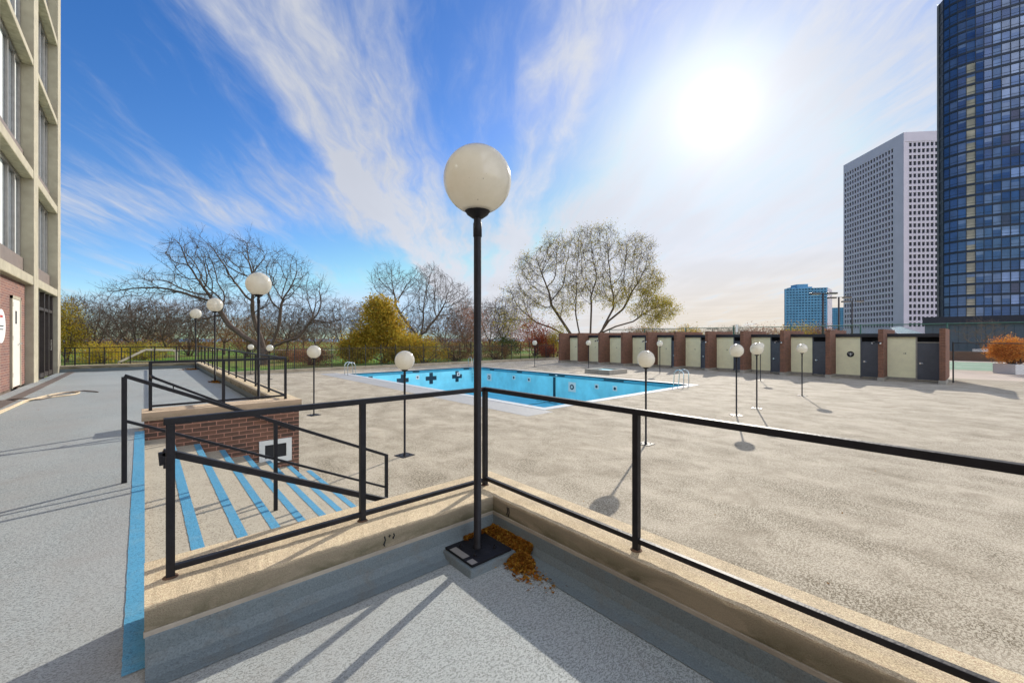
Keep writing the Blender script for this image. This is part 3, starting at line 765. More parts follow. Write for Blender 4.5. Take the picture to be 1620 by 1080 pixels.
for k in range(11):
    ya = fins[k] + .24; yb = fins[k + 1]
    ym = ya + 1.08
    w_ = bput(MB().box(WX, WX + .2, ym, yb, .16, 2.63), 'cream_wall', 'cream')
    text_mesh(str(18 - k), .14, M['dkframe'], w_, (WX - .006, ym + .48, 1.58), (rad(90), 0, rad(-90)))
    bput(MB().box(WX - .02, WX + .2, ym, yb, 0, .158), 'wall_base', 'conc')
    d_ = bput(MB().box(WX + .05, WX + .09, ya + .08, ym - .07, .09, 2.27), 'door', 'slate_door', bevel=.004)
    g = MB(); g.box(WX + .02, WX + .12, ya, ya + .08, .03, 2.63); g.box(WX + .02, WX + .12, ym - .07, ym, .03, 2.63); g.box(WX + .02, WX + .12, ya + .081, ym - .071, 2.275, 2.33)
    g.build('door_frame', M['alu'] if k < 1 else M['slate_door'], d_)
    g = MB()
    for i in range(7): g.bar((WX + .06, ya + .085, 2.36 + i * .036), (WX + .06, ym - .075, 2.36 + i * .036), .05, .008, up=(.5, 0, 1))
    g.box(WX + .09, WX + .1, ya + .08, ym - .07, 2.33, 2.63)
    g.build('louvre', M['black'], d_)
    MB().box(WX + .01, WX + .13, ya + .08, ym - .07, .03, .075).build('threshold', M['chrome'], d_)
    g = MB(); yh = ym - .2
    g.tube([(WX + .05, yh, 1.05), (WX - .02, yh, 1.05), (WX - .02, yh - .13, 1.05)], .02, 8); g.lathe([(0, 0), (.03, 0), (.03, .01)], (WX + .045, yh, 1.045), 12)
    g.box(WX + .035, WX + .05, yh - .04, yh + .04, 1.0, 1.1)
    g.build('handle', M['chrome'], d_)
    bput(MB().box(WX - .12, WX + .25, ya, yb, 2.632, 2.84), 'roof_fascia', 'fascia')
    bput(MB().box(WX + .251, 38, ya, yb, 2.7, 2.83), 'roof', 'roofing')
bput(MB().box(37.8, 38.0, fins[0] + .25, fins[-1], 0, 2.69), 'back_wall', 'brick_red')
# floodlights on fins
def flood(y, label, first=[None]):
    if first[0] is None:
        o = empty('wall_floodlight', (33.17, y, 2.33), label, 'floodlight', 'twin floodlights on the booth fins')
        MB().box(-.02, .03, -.05, .05, -.06, .08).build('bracket', M['black'], o)
        for s in (-1, 1):
            g = MB(); a = Vector((-.06, s * .07, 0)); b = a + Vector((-.10, s * .12, -.08))
            g.tube([a, a.lerp(b, .4), b], [.03, .05, .065], 12); h = g.build('head', M['black'], o)
            g = MB(); g.tube([b, b + (b - a) * .06], .055, 12); g.build('lens', M['white'], h)
        first[0] = o; return o
    o = copy_tree(first[0], label=label); o.location = (33.17, y, 2.33); return o
for k, lb in ((1, 'twin floodlight on the brick fin right of the round sign booth'), (3, 'twin floodlight on the fin behind the rightmost lamp'), (5, 'twin floodlight on a brick fin left of the grouped lamps'),
              (7, 'twin floodlight on a brick fin above the pool ladder'), (9, 'twin floodlight on a brick fin by the lamp beside the raised basin'), (11, 'twin floodlight on the last brick fin by the fence')):
    flood(fins[k] + .3, lb)
o = empty('round_plaque', (WX - .02, 5.85, 1.51), 'round black plaque with pale cross mark on a cream booth wall', 'sign')
MB().tube([(0, 0, 0), (.018, 0, 0)], .19, 32).build('disc', M['black'], o)
g = MB(); g.box(-.006, .0, -.12, .12, .03, .06); g.box(-.0055, .0, -.02, .02, -.10, .09); g.box(-.005, 0, -.07, .07, -.04, -.015); g.build('mark', M['palegrey'], o)

# ------------------------------------------------------------------ perimeter picket fence on its kerb
MB().box(2.13, 60, 34.5, 34.9, -.05, .22).build('fence_kerb', M['curb'], bevel=.01)
tag(bpy.data.objects['fence_kerb'], 'long low concrete kerb under the black picket fence', 'kerb')
o = empty('picket_fence', (20, 34.7, 0), 'black iron picket fence along the far side of the pool deck', 'fence')
g = MB(); g.box(-8, 37.5, 34.685, 34.715, .30, .33); g.box(-8, 37.5, 34.685, 34.715, 1.70, 1.73)
g.build('rail', M['iron'], o).location = -o.location
pk0 = MB().box(-.008, .008, -.008, .008, .26, 1.86).build('picket', M['iron'], o); ps0 = MB().box(-.028, .028, -.028, .028, 0, 2.0).build('post', M['iron'], o)
xs = [-7.9 + .1372 * i for i in range(331)]
ps0.location = (xs[0] - 20, 0, 0)
for x in xs[10::10]:
    q = ps0.copy(); C.objects.link(q); q.parent = o; q.location = (x - 20, 0, 0)
pkx = sorted([x for i, x in enumerate(xs) if i % 10 and x > 8.2])
pk0.location = (pkx[0] - 20, 0, 0)
for x in pkx[1:100]:
    q = pk0.copy(); C.objects.link(q); q.parent = o; q.location = (x - 20, 0, 0)
rest = MB()
for x in [x for i, x in enumerate(xs) if i % 10 and x <= 8.2] + pkx[100:]: rest.box(x - .008, x + .008, 34.692, 34.708, .26, 1.86)
q = rest.build('picket_run', M['iron'], o); q.location = -o.location; q['kind'] = 'stuff'

# ------------------------------------------------------------------ chain link fences
def chain(name, label, p0, p1, h, zb, mat, sp=.11, wire=.007, posts=3.0, pr=.035):
    p0 = Vector(p0); p1 = Vector(p1); d = (p1 - p0); ln = d.length; d.normalize(); nrm = Vector((-d.y, d.x, 0))
    o = empty(name, (p0.x, p0.y, zb), label, 'fence')
    g = MB(); t = -h
    while t < ln:
        for sgn, off in ((1, 0), (-1, .004)):
            # line from (t,0) to (t+h,h) or mirrored
            s0, s1 = max(t, 0), min(t + h, ln)
            if s1 <= s0: continue
            z0, z1 = s0 - t, s1 - t
            if sgn < 0: z0, z1 = h - z0, h - z1
            a = p0 + d * s0 + Vector((0, 0, zb + z0)) + nrm * off; b = p0 + d * s1 + Vector((0, 0, zb + z1)) + nrm * off
            perp = (b - a).cross(nrm).normalized() * (wire / 2)
            g.quad(a - perp, b - perp, b + perp, a + perp)
        t += sp
    g.build('mesh_panel', M[mat], o).location = -o.location
    n = max(1, int(round(ln / posts)))
    for i in range(n + 1):
        p = p0 + d * (ln * i / n); MB().tube([p + Vector((0, 0, zb)), p + Vector((0, 0, zb + h + .06))], pr, 8).build('post', M[mat], o).location = -o.location
    MB().tube([p0 + Vector((0, 0, zb + h)), p1 + Vector((0, 0, zb + h))], pr * .7, 8).build('top_rail', M[mat], o).location = -o.location
    return o
chain('tennis_fence', 'tall green chain link fence round the tennis court behind the booths', (47.8, -14, 0), (47.8, 34, 0), 3.72, 0, 'green_post', sp=.16, wire=.010, posts=5.6, pr=.055)
chain('gate_fence', 'black chain link fence with post right of the last brick fin', (34.4, 1.2, 0), (34.4, -9, 0), 2.25, .03, 'iron', sp=.13, wire=.006, posts=4.0, pr=.035)

# tennis side: paving, court, lines
struct('court_paving', MB().box(39, 200, -60, 30, -.02, .004), M['paving'])
struct('tennis_court', MB().box(49.5, 66, -26, 22, .0, .012), M['court'])
g = MB()
for y in (-9.0, -1.5, 6.0): g.box(50.8, 64.6, y - .06, y + .06, .0121, .018)
for x in (55.0, 61.0): g.box(x - .06, x + .06, -20, 18, .0122, .0185)
struct('court_lines', g, M['white'])
o = tag(MB().box(70, 70.5, -40, 12, 0, 1.05).build('low_brick_wall', M['brick_red']), 'low brick wall behind the tennis court', 'wall')

# ------------------------------------------------------------------ trees
def colonize(seed, trunk, attr, step, infl, kill, iters=160, jitter=.15, bias=(0, 0, .05)):
    rng = np.random.default_rng(seed)
    P = [np.array(p, float) for p in trunk['pts']]; par = list(trunk['par'])
    P = np.array(P); act = np.array(attr, float)
    nd = np.full(len(act), 1e9); ni = np.zeros(len(act), int)
    def upd(i0):
        nonlocal nd, ni
        Q = P[i0:]
        D = np.sqrt(((act[:, None, :] - Q[None]) ** 2).sum(-1)); j = D.argmin(1); m = D[np.arange(len(act)), j]
        b = m < nd; nd[b] = m[b]; ni[b] = j[b] + i0
    upd(0)
    bias = np.array(bias)
    for it in range(iters):
        ok = nd < (infl if it > 3 else 1e9)
        if not ok.any(): break
        idx = ni[ok]; vec = act[ok] - P[idx]; vec /= np.linalg.norm(vec, axis=1)[:, None] + 1e-9
        acc = np.zeros((len(P), 3)); np.add.at(acc, idx, vec)
        u = np.unique(idx); dr = acc[u]; nn = np.linalg.norm(dr, axis=1)
        mo = P[u] - P[np.array(par)[u]]; mo /= np.linalg.norm(mo, axis=1)[:, None] + 1e-9
        dr = dr / (nn[:, None] + 1e-9) + .75 * mo + rng.normal(0, jitter, dr.shape) + bias
        dr /= np.linalg.norm(dr, axis=1)[:, None]
        new = P[u] + dr * step; i0 = len(P)
        tail = P[max(0, i0 - 2500):]
        far = np.sqrt(((new[:, None, :] - tail[None]) ** 2).sum(-1)).min(1) > step * .55
        if not far.any(): act = act[nd > kill * 1.5]; ni = ni[nd > kill * 1.5]; nd = nd[nd > kill * 1.5]; continue
        new = new[far]; u = u[far]
        P = np.vstack([P, new]); par += list(u)
        upd(i0)
        keep = nd > kill
        act = act[keep]; nd = nd[keep]; ni = ni[keep]
        if len(act) == 0 or len(P) > 12000: break
    return P, np.array(par)
def tree_meshes(P, par, r0, rt, tips, seed, expo=2.05, min_r=.010, tipnode_len=.5, droop=0.0, sides=5):
    """returns (trunk MB, crown MB, list of twig tips)"""
    rng = np.random.default_rng(seed)
    n = len(P); val = np.zeros(n); ch = [[] for _ in range(n)]
    for i in range(n - 1, 0, -1):
        if not ch[i]: val[i] = 1
        ch[par[i]].append(i); val[par[i]] += val[i]
    rr = np.maximum((val / val[0]) ** (1 / expo) * r0, min_r)
    tr = MB(); cr = MB(); RV = {}
    def frame(d):
        d = d / (np.linalg.norm(d) + 1e-9); ref = np.array([0, 0, 1.]) if abs(d[2]) < .9 else np.array([1., 0, 0])
        a = np.cross(d, ref); a /= np.linalg.norm(a); return a, np.cross(a, d)
    def ringpts(p, d, r, k):
        a, b = frame(d); return [tuple(p + (a * math.cos(2*math.pi*q/k) + b * math.sin(2*math.pi*q/k)) * r) for q in range(k)]
    tipsout = []
    for i in range(1, n):
        p, q = P[par[i]], P[i]; d = q - p; ri = rr[i]; big = ri > r0 * .33
        rp = min(rr[par[i]], ri * 1.25); k = 7 if ri > .12 else (5 if ri > .04 else 3)
        if par[i] == 0: rp = rr[0]
        mb = tr if big else cr
        vs = ringpts(p - d * .08, d, rp, k) + ringpts(q, d, ri, k)
        mb.add(vs, [(j, (j + 1) % k, k + (j + 1) % k, k + j) for j in range(k)])
        if ri < r0 * .22 and ri < .12:
            m = tips + 1 if not ch[i] else tips - 1
            dn = d / np.linalg.norm(d)
            for t_i in range(m):
                v = dn * (rng.uniform(.7, 1.2) if not ch[i] else rng.uniform(.2, .8)) + rng.normal(0, .45, 3); v /= np.linalg.norm(v); v[2] += .05 - droop
                l = tipnode_len * rng.uniform(.6, 1.5); v2 = v + rng.normal(0, .22, 3); v2[2] += .08 - droop * .5; v3 = v2 + rng.normal(0, .25, 3)
                e = q + v * l * .4; e2 = e + v2 * l * .35; e3 = e2 + v3 * l * .35
                a, b = frame(v); w = rt
                R3 = lambda p, k: [tuple(p + a * w * k), tuple(p - a * w * .5 * k + b * w * .85 * k), tuple(p - a * w * .5 * k - b * w * .85 * k)]
                cr.add(R3(q, 1.) + R3(e, .8) + R3(e2, .6) + [tuple(e3)], [(0,1,4,3),(1,2,5,4),(2,0,3,5),(3,4,7,6),(4,5,8,7),(5,3,6,8),(6,7,9),(7,8,9),(8,6,9)])
                for pp, vv in ((e, v2), (e2, v3)):
                    for _k in range(2):
                        u = vv + rng.normal(0, .6, 3); u /= np.linalg.norm(u); f1 = pp + u * l * rng.uniform(.25, .5)
                        cr.add([tuple(pp + a * w * .6), tuple(pp - a * w * .3 + b * w * .5), tuple(pp - b * w * .5), tuple(f1)], [(0,1,3),(1,2,3),(2,0,3)])
                        tipsout.append((f1, u))
                tipsout.append((e3, v3))
    return tr, cr, tipsout
def ellip(rng, n, c, r, hollow=.0):
    out = []
    while len(out) < n:
        v = rng.uniform(-1, 1, 3); l = np.linalg.norm(v)
        if l > 1 or l < hollow: continue
        out.append(np.array(c) + v * np.array(r))
    return out
def leaves(tips, n, size, spread, seed, zmax=None):
    rng = np.random.default_rng(seed); g = MB(); V = []; Fc = []
    for _ in range(n):
        e, v = tips[rng.integers(len(tips))]
        p = e + rng.normal(0, spread, 3)
        a = rng.normal(0, 1, 3); a /= np.linalg.norm(a); b = np.cross(a, rng.normal(0, 1, 3)); b /= np.linalg.norm(b) + 1e-9
        s = size * rng.uniform(.6, 1.4); k = len(V)
        V += [tuple(p - a * s), tuple(p + b * s * .6), tuple(p + a * s), tuple(p - b * s * .6)]; Fc.append((k, k+1, k+2, k+3))
    g.v = V; g.f = Fc; g.mi = [0] * len(Fc); return g
def clump_leaves(seed, blobs, n, size, clump=.35, nclump=160):
    """foliage of a shrub: leaf clusters spread through a set of ellipsoids, dense near the surface"""
    rng = np.random.default_rng(seed); cs = []
    for _ in range(nclump):
        c, r = blobs[rng.integers(len(blobs))]; v = rng.normal(0, 1, 3); v /= np.linalg.norm(v); q = rng.uniform(.45, 1.05)
        cs.append((np.array(c) + v * q * np.array(r), v))
    cs = [x for x in cs if x[0][2] > .05]
    return leaves(cs, n, size, clump, seed + 1)
def make_tree(name, seed, trunk, attr, r0, step, infl, kill, tips, rt, bark, twig_len=.5, droop=0, foliage=None, jitter=.15, bias=(0,0,.05)):
    P, par = colonize(seed, trunk, attr, step, infl, kill, jitter=jitter, bias=bias)
    tr, cr, tp = tree_meshes(P, par, r0, rt, tips, seed, droop=droop, tipnode_len=twig_len)
    o = empty(name)
    tr.build('trunk', M[bark], o, smooth=True); cr.build('crown', M[bark], o)
    if foliage:
        n, size, spread, mt, sel = foliage
        tt = [t for t in tp if sel(t[0])] or tp
        leaves(tt, n, size, spread, seed + 5).build('foliage', M[mt], o)
    return o
def straight(h, n=5, lean=(0, 0)):
    return {'pts': [(lean[0] * i / n, lean[1] * i / n, h * i / n) for i in range(n + 1)], 'par': [0] + list(range(n))}
def place(o, p, label, cat='tree', group=None, rz=0, s=1):
    o.location = p; o.rotation_euler = (0, 0, rz); o.scale = s if isinstance(s, tuple) else (s, s, s)
    tag(o, label, cat, group); return o
RZ = -TH                       # local x axis then runs to the photo's right
GZ = -.06
# (a) wide spreading tree on the left, long low limb reaching left
rng = np.random.default_rng(3)
att = []
for c_, r_e, n_e in (((-6.8, 0, 10.2), (2.8, 2.4, 2.7), 330), ((-2.2, 0, 10.2), (2.7, 2.6, 2.5), 300), ((1.8, 0, 8.8), (2.6, 2.4, 2.4), 260), ((4.3, 0, 6.8), (2.3, 2, 1.9), 180),
        ((-10.5, 0, 7.8), (2.8, 1.8, 1.5), 200), ((-13.6, 0, 7.3), (2.0, 1.3, 1.0), 90), ((-4.6, 0, 7.0), (2.6, 2.2, 1.6), 200), ((0, 0, 6.4), (2.2, 2, 1.6), 120), ((6.2, 0, 4.4), (2.4, 1.6, 1.2), 110), ((-7.2, 0, 4.4), (2.6, 1.6, .9), 90)):
    att += ellip(rng, n_e, c_, r_e)
tk = {'pts': [(0,0,0), (0,0,.5), (.05,0,1.0), (-.5,0,1.7), (-1.2,0,2.3), (-2.2,0,2.9), (.5,.1,1.6), (.9,.1,2.5), (1.3,0,3.4), (-.2,.2,1.8), (-.6,.4,2.8), (-1.0,.3,3.8), (1.2,-.2,1.9), (2.2,-.3,2.3), (3.3,-.3,2.6)],
      'par': [0,0,1,2,3,4,2,6,7,2,9,10,6,12,13]}
t_ = make_tree('bare_tree', 11, tk, att, .37, .38, 3.0, .54, 3, .011, 'bark', .85, jitter=.16)
place(t_, at(418, 41, GZ), 'biggest spreading bare tree, its long low limbs behind the terrace lamps', 'tree', None, RZ)
# (b) bare tree in the middle
rng = np.random.default_rng(5)
att = ellip(rng, 700, (-6.0, 0, 12.8), (3.4, 2.6, 3.9)) + ellip(rng, 1200, (1.2, 0, 11.5), (4.8, 3.8, 4.8)) + ellip(rng, 600, (6.3, 0, 9.4), (3.6, 2.6, 3.7))
tk = {'pts': [(0,0,0), (0,0,1.2), (-.2,0,2.2), (-.9,0,3.6), (-2.4,0,5.4), (-3.6,0,7.0), (-4.6,0,8.8), (.1,0,3.4), (.4,0,4.8), (.6,0,6.2), (1.0,0,3.8), (1.9,0,5.2), (3.0,0,6.4)], 'par': [0,0,1,2,3,4,5,2,7,8,7,10,11]}
t_ = make_tree('bare_tree', 12, tk, att, .36, .45, 2.8, .62, 2, .018, 'bark', 1.0, jitter=.12)
place(t_, at(665, 78, GZ), 'tall bare tree with a forked top above the gold bush, left of the near pole', 'tree', None, RZ)
# (c) half bare tree with yellow-green leaves behind the booths
rng = np.random.default_rng(8)
att = []
for c_, r_e, n_e in (((-10, 0, 9.5), (3.4, 3, 2.4), 200), ((-9, 0, 14), (2.5, 2.4, 2.4), 170), ((-5, 0, 16.5), (2.6, 2.5, 3), 200), ((-.5, 0, 17.5), (2.3, 2.4, 3.4), 200), ((3.2, 0, 18), (2.3, 2.4, 3.4), 200),
        ((8.5, 0, 16.6), (3.2, 2.8, 3.2), 260), ((10.2, 0, 12), (2.6, 2.4, 2.2), 160), ((0, 0, 12), (4.5, 4, 3), 200), ((5, 0, 11), (3.5, 3, 3), 160), ((11.6, 0, 7.3), (3.2, 2, 1.8), 150), ((-11.5, 0, 6), (3, 2, 1.5), 120), ((-4, 0, 9), (4, 3, 2.5), 120)):
    att += ellip(rng, int(n_e * 1.5), c_, tuple(q * 1.08 for q in r_e))
tk = {'pts': [(0,0,0), (0,0,1.2), (-.6,0,2.2), (-1.1,0,4.4), (-1.5,0,6.6), (-1.9,0,.9), (-2.3,0,3.2), (-4.0,0,5.8), (-5.6,0,8.2), (.9,0,2.0), (1.0,0,4.6), (1.1,0,7.2), (2.2,0,2.4), (3.3,0,4.8), (4.8,0,7.6), (2.6,.3,3.4), (4.2,.4,5.6), (6.4,.4,7.4), (-3.0,.2,3.0), (-5.6,.2,4.4), (-8,.1,5.2), (5.2,-.2,4.6), (8.0,-.3,5.4)],
      'par': [0,0,1,2,3,1,5,6,7,1,9,10,9,12,13,12,15,16,6,18,19,15,21]}
t_ = make_tree('leafy_tree', 13, tk, att, .42, .48, 3.0, .62, 3, .016, 'bark', 1.05, droop=.05,
               foliage=(26000, .095, .34, 'lf_green', lambda e: random.random() < .1 or e[2] < 7.4 + .30 * e[0] + random.gauss(0, 1.8)), jitter=.11, bias=(0, 0, .1))
place(t_, at(925, 70, GZ), 'huge many-stemmed tree with sparse yellow green leaves behind the booths', 'tree', None, RZ)

# background bare tree prototypes
def vase(seed, h, w, n, base=.28, r0=.17, tips=2, rt=.018, step=.4, bark='bark', kill=.55):
    rng = np.random.default_rng(seed)
    att = ellip(rng, n, (0, 0, h * .64), (w / 2, w / 2, h * .37)) + ellip(rng, n // 4, (w * .1, 0, h * .42), (w * .42, w * .42, h * .2))
    k = rng.uniform(-1, 1, 4)
    tk = {'pts': [(0,0,0), (0,0,h*.1), (.1*k[0],0,h*.2), (.9*k[1]+.5,.3,h*.3), (-.7+.4*k[2],-.2,h*.31), (.1,.7*k[3],h*.33)], 'par': [0,0,1,2,2,2]}
    return make_tree('bare_tree', seed, tk, att, r0, step, 2.6, kill, tips, rt, bark, .85, jitter=.12, bias=(0, 0, .12))
protos = [vase(21, 9.5, 9, 1000), vase(22, 8.0, 7.5, 800), vase(23, 10.5, 8.5, 1000, bark='bark_pale'), vase(24, 7, 8.5, 800, bark='bark_pale')]
protos[1].scale = (1, 1, 1)
used = [False] * 4
BG = [ # px, dist, proto, scale, label
 (150, 47, 0, .80, 'bare forked tree nearest the building, above the terrace end railing'),
 (215, 52, 1, .95, 'bare tree right of the forked one, above the cream tube frame'),
 (262, 56, 3, 1.05, 'low bare tree behind the cream tube frame'),
 (310, 60, 2, .85, 'bare tree behind the farthest terrace lamp'),
 (355, 66, 0, .95, 'bare tree behind the middle terrace lamp'),
 (455, 62, 1, .95, 'small bare tree right of the big spreading tree trunk'),
 (500, 70, 3, .95, 'small dark bare tree above the deck lamp right of the brick wall'),
 (540, 62, 2, .78, 'fine twigged bare tree left of the gold bush'),
 (585, 88, 0, 1.0, 'bare tree behind the gold bush'),
 (705, 66, 3, .98, 'low tangled bare tree left of the near lamp pole'),
 (735, 90, 2, 1.0, 'reddish bare tree just left of the near lamp pole'),
 (775, 84, 0, 1.0, 'bare tree just right of the near lamp pole'),
 (795, 96, 2, 1.05, 'slim bare tree between the near pole and the leafy tree'),
 (112, 70, 2, .95, 'pale bare tree beside the building behind the yellow one'),
 (185, 74, 3, 1.2, 'low bare tree behind the forked tree'),
 (240, 80, 0, 1.0, 'bare tree far behind the cream tube frame'),
 (420, 84, 2, .95, 'bare tree far behind the tallest terrace lamp'),
 (480, 92, 0, .95, 'bare tree far behind the deck lamp near the brick wall'),
 (650, 95, 1, 1.15, 'bare tree far behind the forked middle tree'),
 (1165, 95, 2, .55, 'small bare tree rising over the booth roof left of the basketball hoop'),
 (1062, 100, 1, .55, 'small bare tree over the booth roof below the leafy tree'),
]
for i, (px, d_, k, s, lb) in enumerate(BG):
    s *= 1.0
    c_ = copy_tree(protos[k]) if used[k] else protos[k]; used[k] = True
    place(c_, at(px, d_, GZ), lb, 'tree', 'bare trees in the park', random.uniform(0, 6.28), (s, s, s * random.uniform(.92, 1.08)))
# far woods: one mass
def merged(name, items, mats, label, kind='stuff', cat='trees'):
    VV = []; FF = []; off = 0
    for src, p, rz, s in items:
        for ch in kids(src):
            if ch.type != 'MESH': continue
            me = ch.data; n = len(me.vertices); a = np.empty(n * 3); me.vertices.foreach_get('co', a); a = a.reshape(-1, 3) * s
            c0, s0 = math.cos(rz), math.sin(rz); a = np.stack([a[:, 0]*c0 - a[:, 1]*s0 + p.x, a[:, 0]*s0 + a[:, 1]*c0 + p.y, a[:, 2] + p.z], 1)
            VV.append(a); FF += [tuple(off + i for i in pl.vertices) for pl in me.polygons]; off += n
    me = bpy.data.meshes.new(name); me.from_pydata(np.vstack(VV).tolist(), [], FF); me.materials.append(mats); me.update()
    ob = bpy.data.objects.new(name, me); C.objects.link(ob); return tag(ob, label, cat, None, kind)
M['far_bark'] = plain('far_twigs', (.26, .16, .10), .95, 0, .3, .2)
lite = vase(31, 9, 9, 260, tips=2, rt=.03, step=.7, r0=.16, kill=.9)
items = []
for i in range(46):
    px = 60 + 780 * i / 45 + random.uniform(-8, 8); items.append((lite, at(px, random.uniform(105, 190), GZ), random.uniform(0, 6.28), random.uniform(.75, 1.15)))
for i in range(40):
    px = 1000 + 330 * i / 39 + random.uniform(-5, 5); items.append((lite, at(px, random.uniform(130, 170), GZ), random.uniform(0, 6.28), random.uniform(.5, .78)))
merged('far_woods', items, M['far_bark'], 'brownish far-off belt of bare trees along the horizon')
def rm_tree(o):
    for c in kids(o): rm_tree(c)
    bpy.data.objects.remove(o)
rm_tree(lite)

# shrubs and small leafy trees
def shrub(name, px, d_, blobs, n, size, mt, label, cat, seed, clump=.35, nclump=160, stems=6, trunk_h=None, bark='bark', gz=GZ):
    o = empty(name, at(px, d_, gz), label, cat, None, RZ)
    clump_leaves(seed, blobs, n, size, clump, nclump).build('foliage', M[mt], o)
    rng = np.random.default_rng(seed + 9); g = MB()
    for i in range(stems):
        c, r = blobs[i % len(blobs)]; v = rng.normal(0, .5, 3); e = np.array(c) + v * np.array(r) * .8
        b = rng.normal(0, .12, 3); b[2] = 0; m = b * .5 + e * .5; m[2] = e[2] * .55
        g.tube([Vector(b), Vector(m), Vector(e)], [.06, .035, .012], 5)
        for j in range(5):
            q = Vector(m).lerp(Vector(e), rng.uniform(0, 1)); w = Vector(rng.normal(0, .6, 3)); w.z = abs(w.z); g.tube([q, q + w * .6, q + w + Vector((0, 0, .1))], [.02, .012, .004], 3)
    g.build('stems', M[bark], o); return o
shrub('gold_bush', 607, 44, [((0, 0, 2.3), (3.3, 2, 2.3)), ((-.2, 0, 4.0), (2.7, 1.9, 2.2)), ((-.4, 0, 5.4), (1.7, 1.4, 1.7)), ((-2.6, 0, 1.5), (1.7, 1.4, 1.5)), ((2.8, 0, 1.4), (1.8, 1.4, 1.3))], 34000, .10, 'lf_olive',
      'large conical gold and olive bush behind the picket fence', 'bush', 41, .38, 360, 12)
shrub('gold_bush', 672, 42, [((0, 0, 1.2), (2.6, 1.2, 1.2)), ((-1.5, 0, 1.7), (1.4, 1.2, 1.4))], 5200, .075, 'lf_olive', 'lower gold shrub right of the large conical bush', 'bush', 42, .3, 160, 8)
shrub('red_shrub', 492, 41, [((0, 0, .8), (2.4, 1.0, .85))], 5200, .055, 'lf_rust', 'rusty red low shrub behind the fence, right of the brick wall corner', 'bush', 43, .25, 130, 10)
shrub('red_shrub', 455, 46, [((0, 0, .8), (2.2, 1.0, .8))], 3200, .06, 'lf_brown', 'brown low shrub behind the fence by the far terrace railing', 'bush', 44, .25, 100, 8)
shrub('yellow_tree', 106, 45, [((0, 0, 2.6), (1.9, 1.6, 2.4)), ((.2, 0, 4.6), (1.3, 1.2, 1.9))], 7500, .07, 'lf_yellow', 'bright yellow leaved tree beside the building corner', 'tree', 45, .35, 200, 8)
shrub('yellow_tree', 160, 43, [((0, 0, 1.0), (2.6, 1.2, 1.0))], 4200, .065, 'lf_yellow', 'low yellow green shrub behind the terrace end railing', 'bush', 46, .3, 120, 8)
shrub('yellow_tree', 225, 50, [((0, 0, 1.0), (3.4, 1.2, 1.0))], 3800, .07, 'lf_green', 'low green shrub behind the cream tube frame', 'bush', 47, .3, 120, 8)
shrub('rust_tree', 742, 74, [((0, 0, 4.6), (4.2, 3, 3.6))], 5200, .09, 'lf_rust', 'thin rust red tree behind the near lamp pole', 'tree', 48, .7, 200, 14)
shrub('rust_tree', 392, 58, [((0, 0, 2.8), (4.6, 3, 2.4))], 3600, .08, 'lf_brown', 'brown leaved thicket behind the big spreading tree', 'tree', 49, .6, 200, 14)
shrub('rust_tree', 300, 62, [((0, 0, 3.0), (5.6, 3, 2.8))], 4200, .08, 'lf_brown', 'brown leaved thicket behind the farthest terrace lamp', 'tree', 50, .6, 200, 14)
shrub('red_tree', 845, 62, [((0, 0, 3.2), (3.2, 2.4, 2.6)), ((1.4, 0, 1.8), (2.2, 2, 1.5))], 9000, .075, 'lf_red', 'red and rust leaved tree left of the booths', 'tree', 51, .45, 260, 12)
shrub('red_shrub', 867, 52, [((0, 0, 1.0), (1.1, 1.0, .9))], 4200, .05, 'lf_red', 'small fiery red bush on the lawn at the end of the booths', 'bush', 52, .2, 120, 8)
shrub('green_bush', 800, 60, [((0, 0, 1.5), (2.2, 1.5, 1.5))], 4200, .07, 'lf_dark', 'dark green bush right of the near pole behind the fence', 'bush', 53, .3, 120, 6)
shrub('green_bush', 882, 60, [((0, 0, 2.2), (1.6, 1.5, 2.2))], 3600, .07, 'lf_green', 'green leafy bush touching the end of the booth row', 'bush', 54, .3, 110, 6)
shrub('brown_brush', 720, 47, [((0, 0, .9), (3.4, 1.2, .9))], 4200, .06, 'lf_brown', 'low brown brush behind the fence left of the near pole', 'bush', 55, .3, 140, 14)
shrub('brown_brush', 785, 50, [((0, 0, .9), (2.6, 1.2, .9))], 3000, .06, 'lf_brown', 'low brown brush behind the fence right of the near pole', 'bush', 56, .3, 120, 12)
for k, (px, w) in enumerate(((1020, 6), (1085, 5), (1205, 7), (1262, 6), (1300, 6))):
    shrub('autumn_tree', px, 118, [((0, 0, 3.2), (w, 3, 2.6 + (k == 3) * .8))], 3200, .16, ('lf_brown', 'lf_olive', 'lf_rust', 'lf_olive', 'lf_rust')[k],
          ('brownish tree crown over the booth roof below the leafy tree', 'low olive tree crown over the booths left of the hoop', 'rusty tree crown over the booths right of the hoop',
           'golden tree crown in front of the blue tower', 'rusty tree crown at the foot of the tall tennis light')[k], 'tree', 60 + k, .8, 200, 14)
rng = np.random.default_rng(77); cs = []
for i in range(1500):
    px = rng.uniform(60, 900); p = at(px, rng.uniform(84, 112), GZ); hh = 1.6 + 1.5 * abs(math.sin(px * .031) + .6 * math.sin(px * .083))
    cs.append((np.array([p.x, p.y, GZ + hh * rng.uniform(0.05, 1) ** .7]), np.zeros(3)))
tag(leaves(cs, 27000, .16, .55, 78).build('far_thicket', M['lf_brown']), 'brown undergrowth in a long strip across the back of the park', 'undergrowth', None, 'stuff')
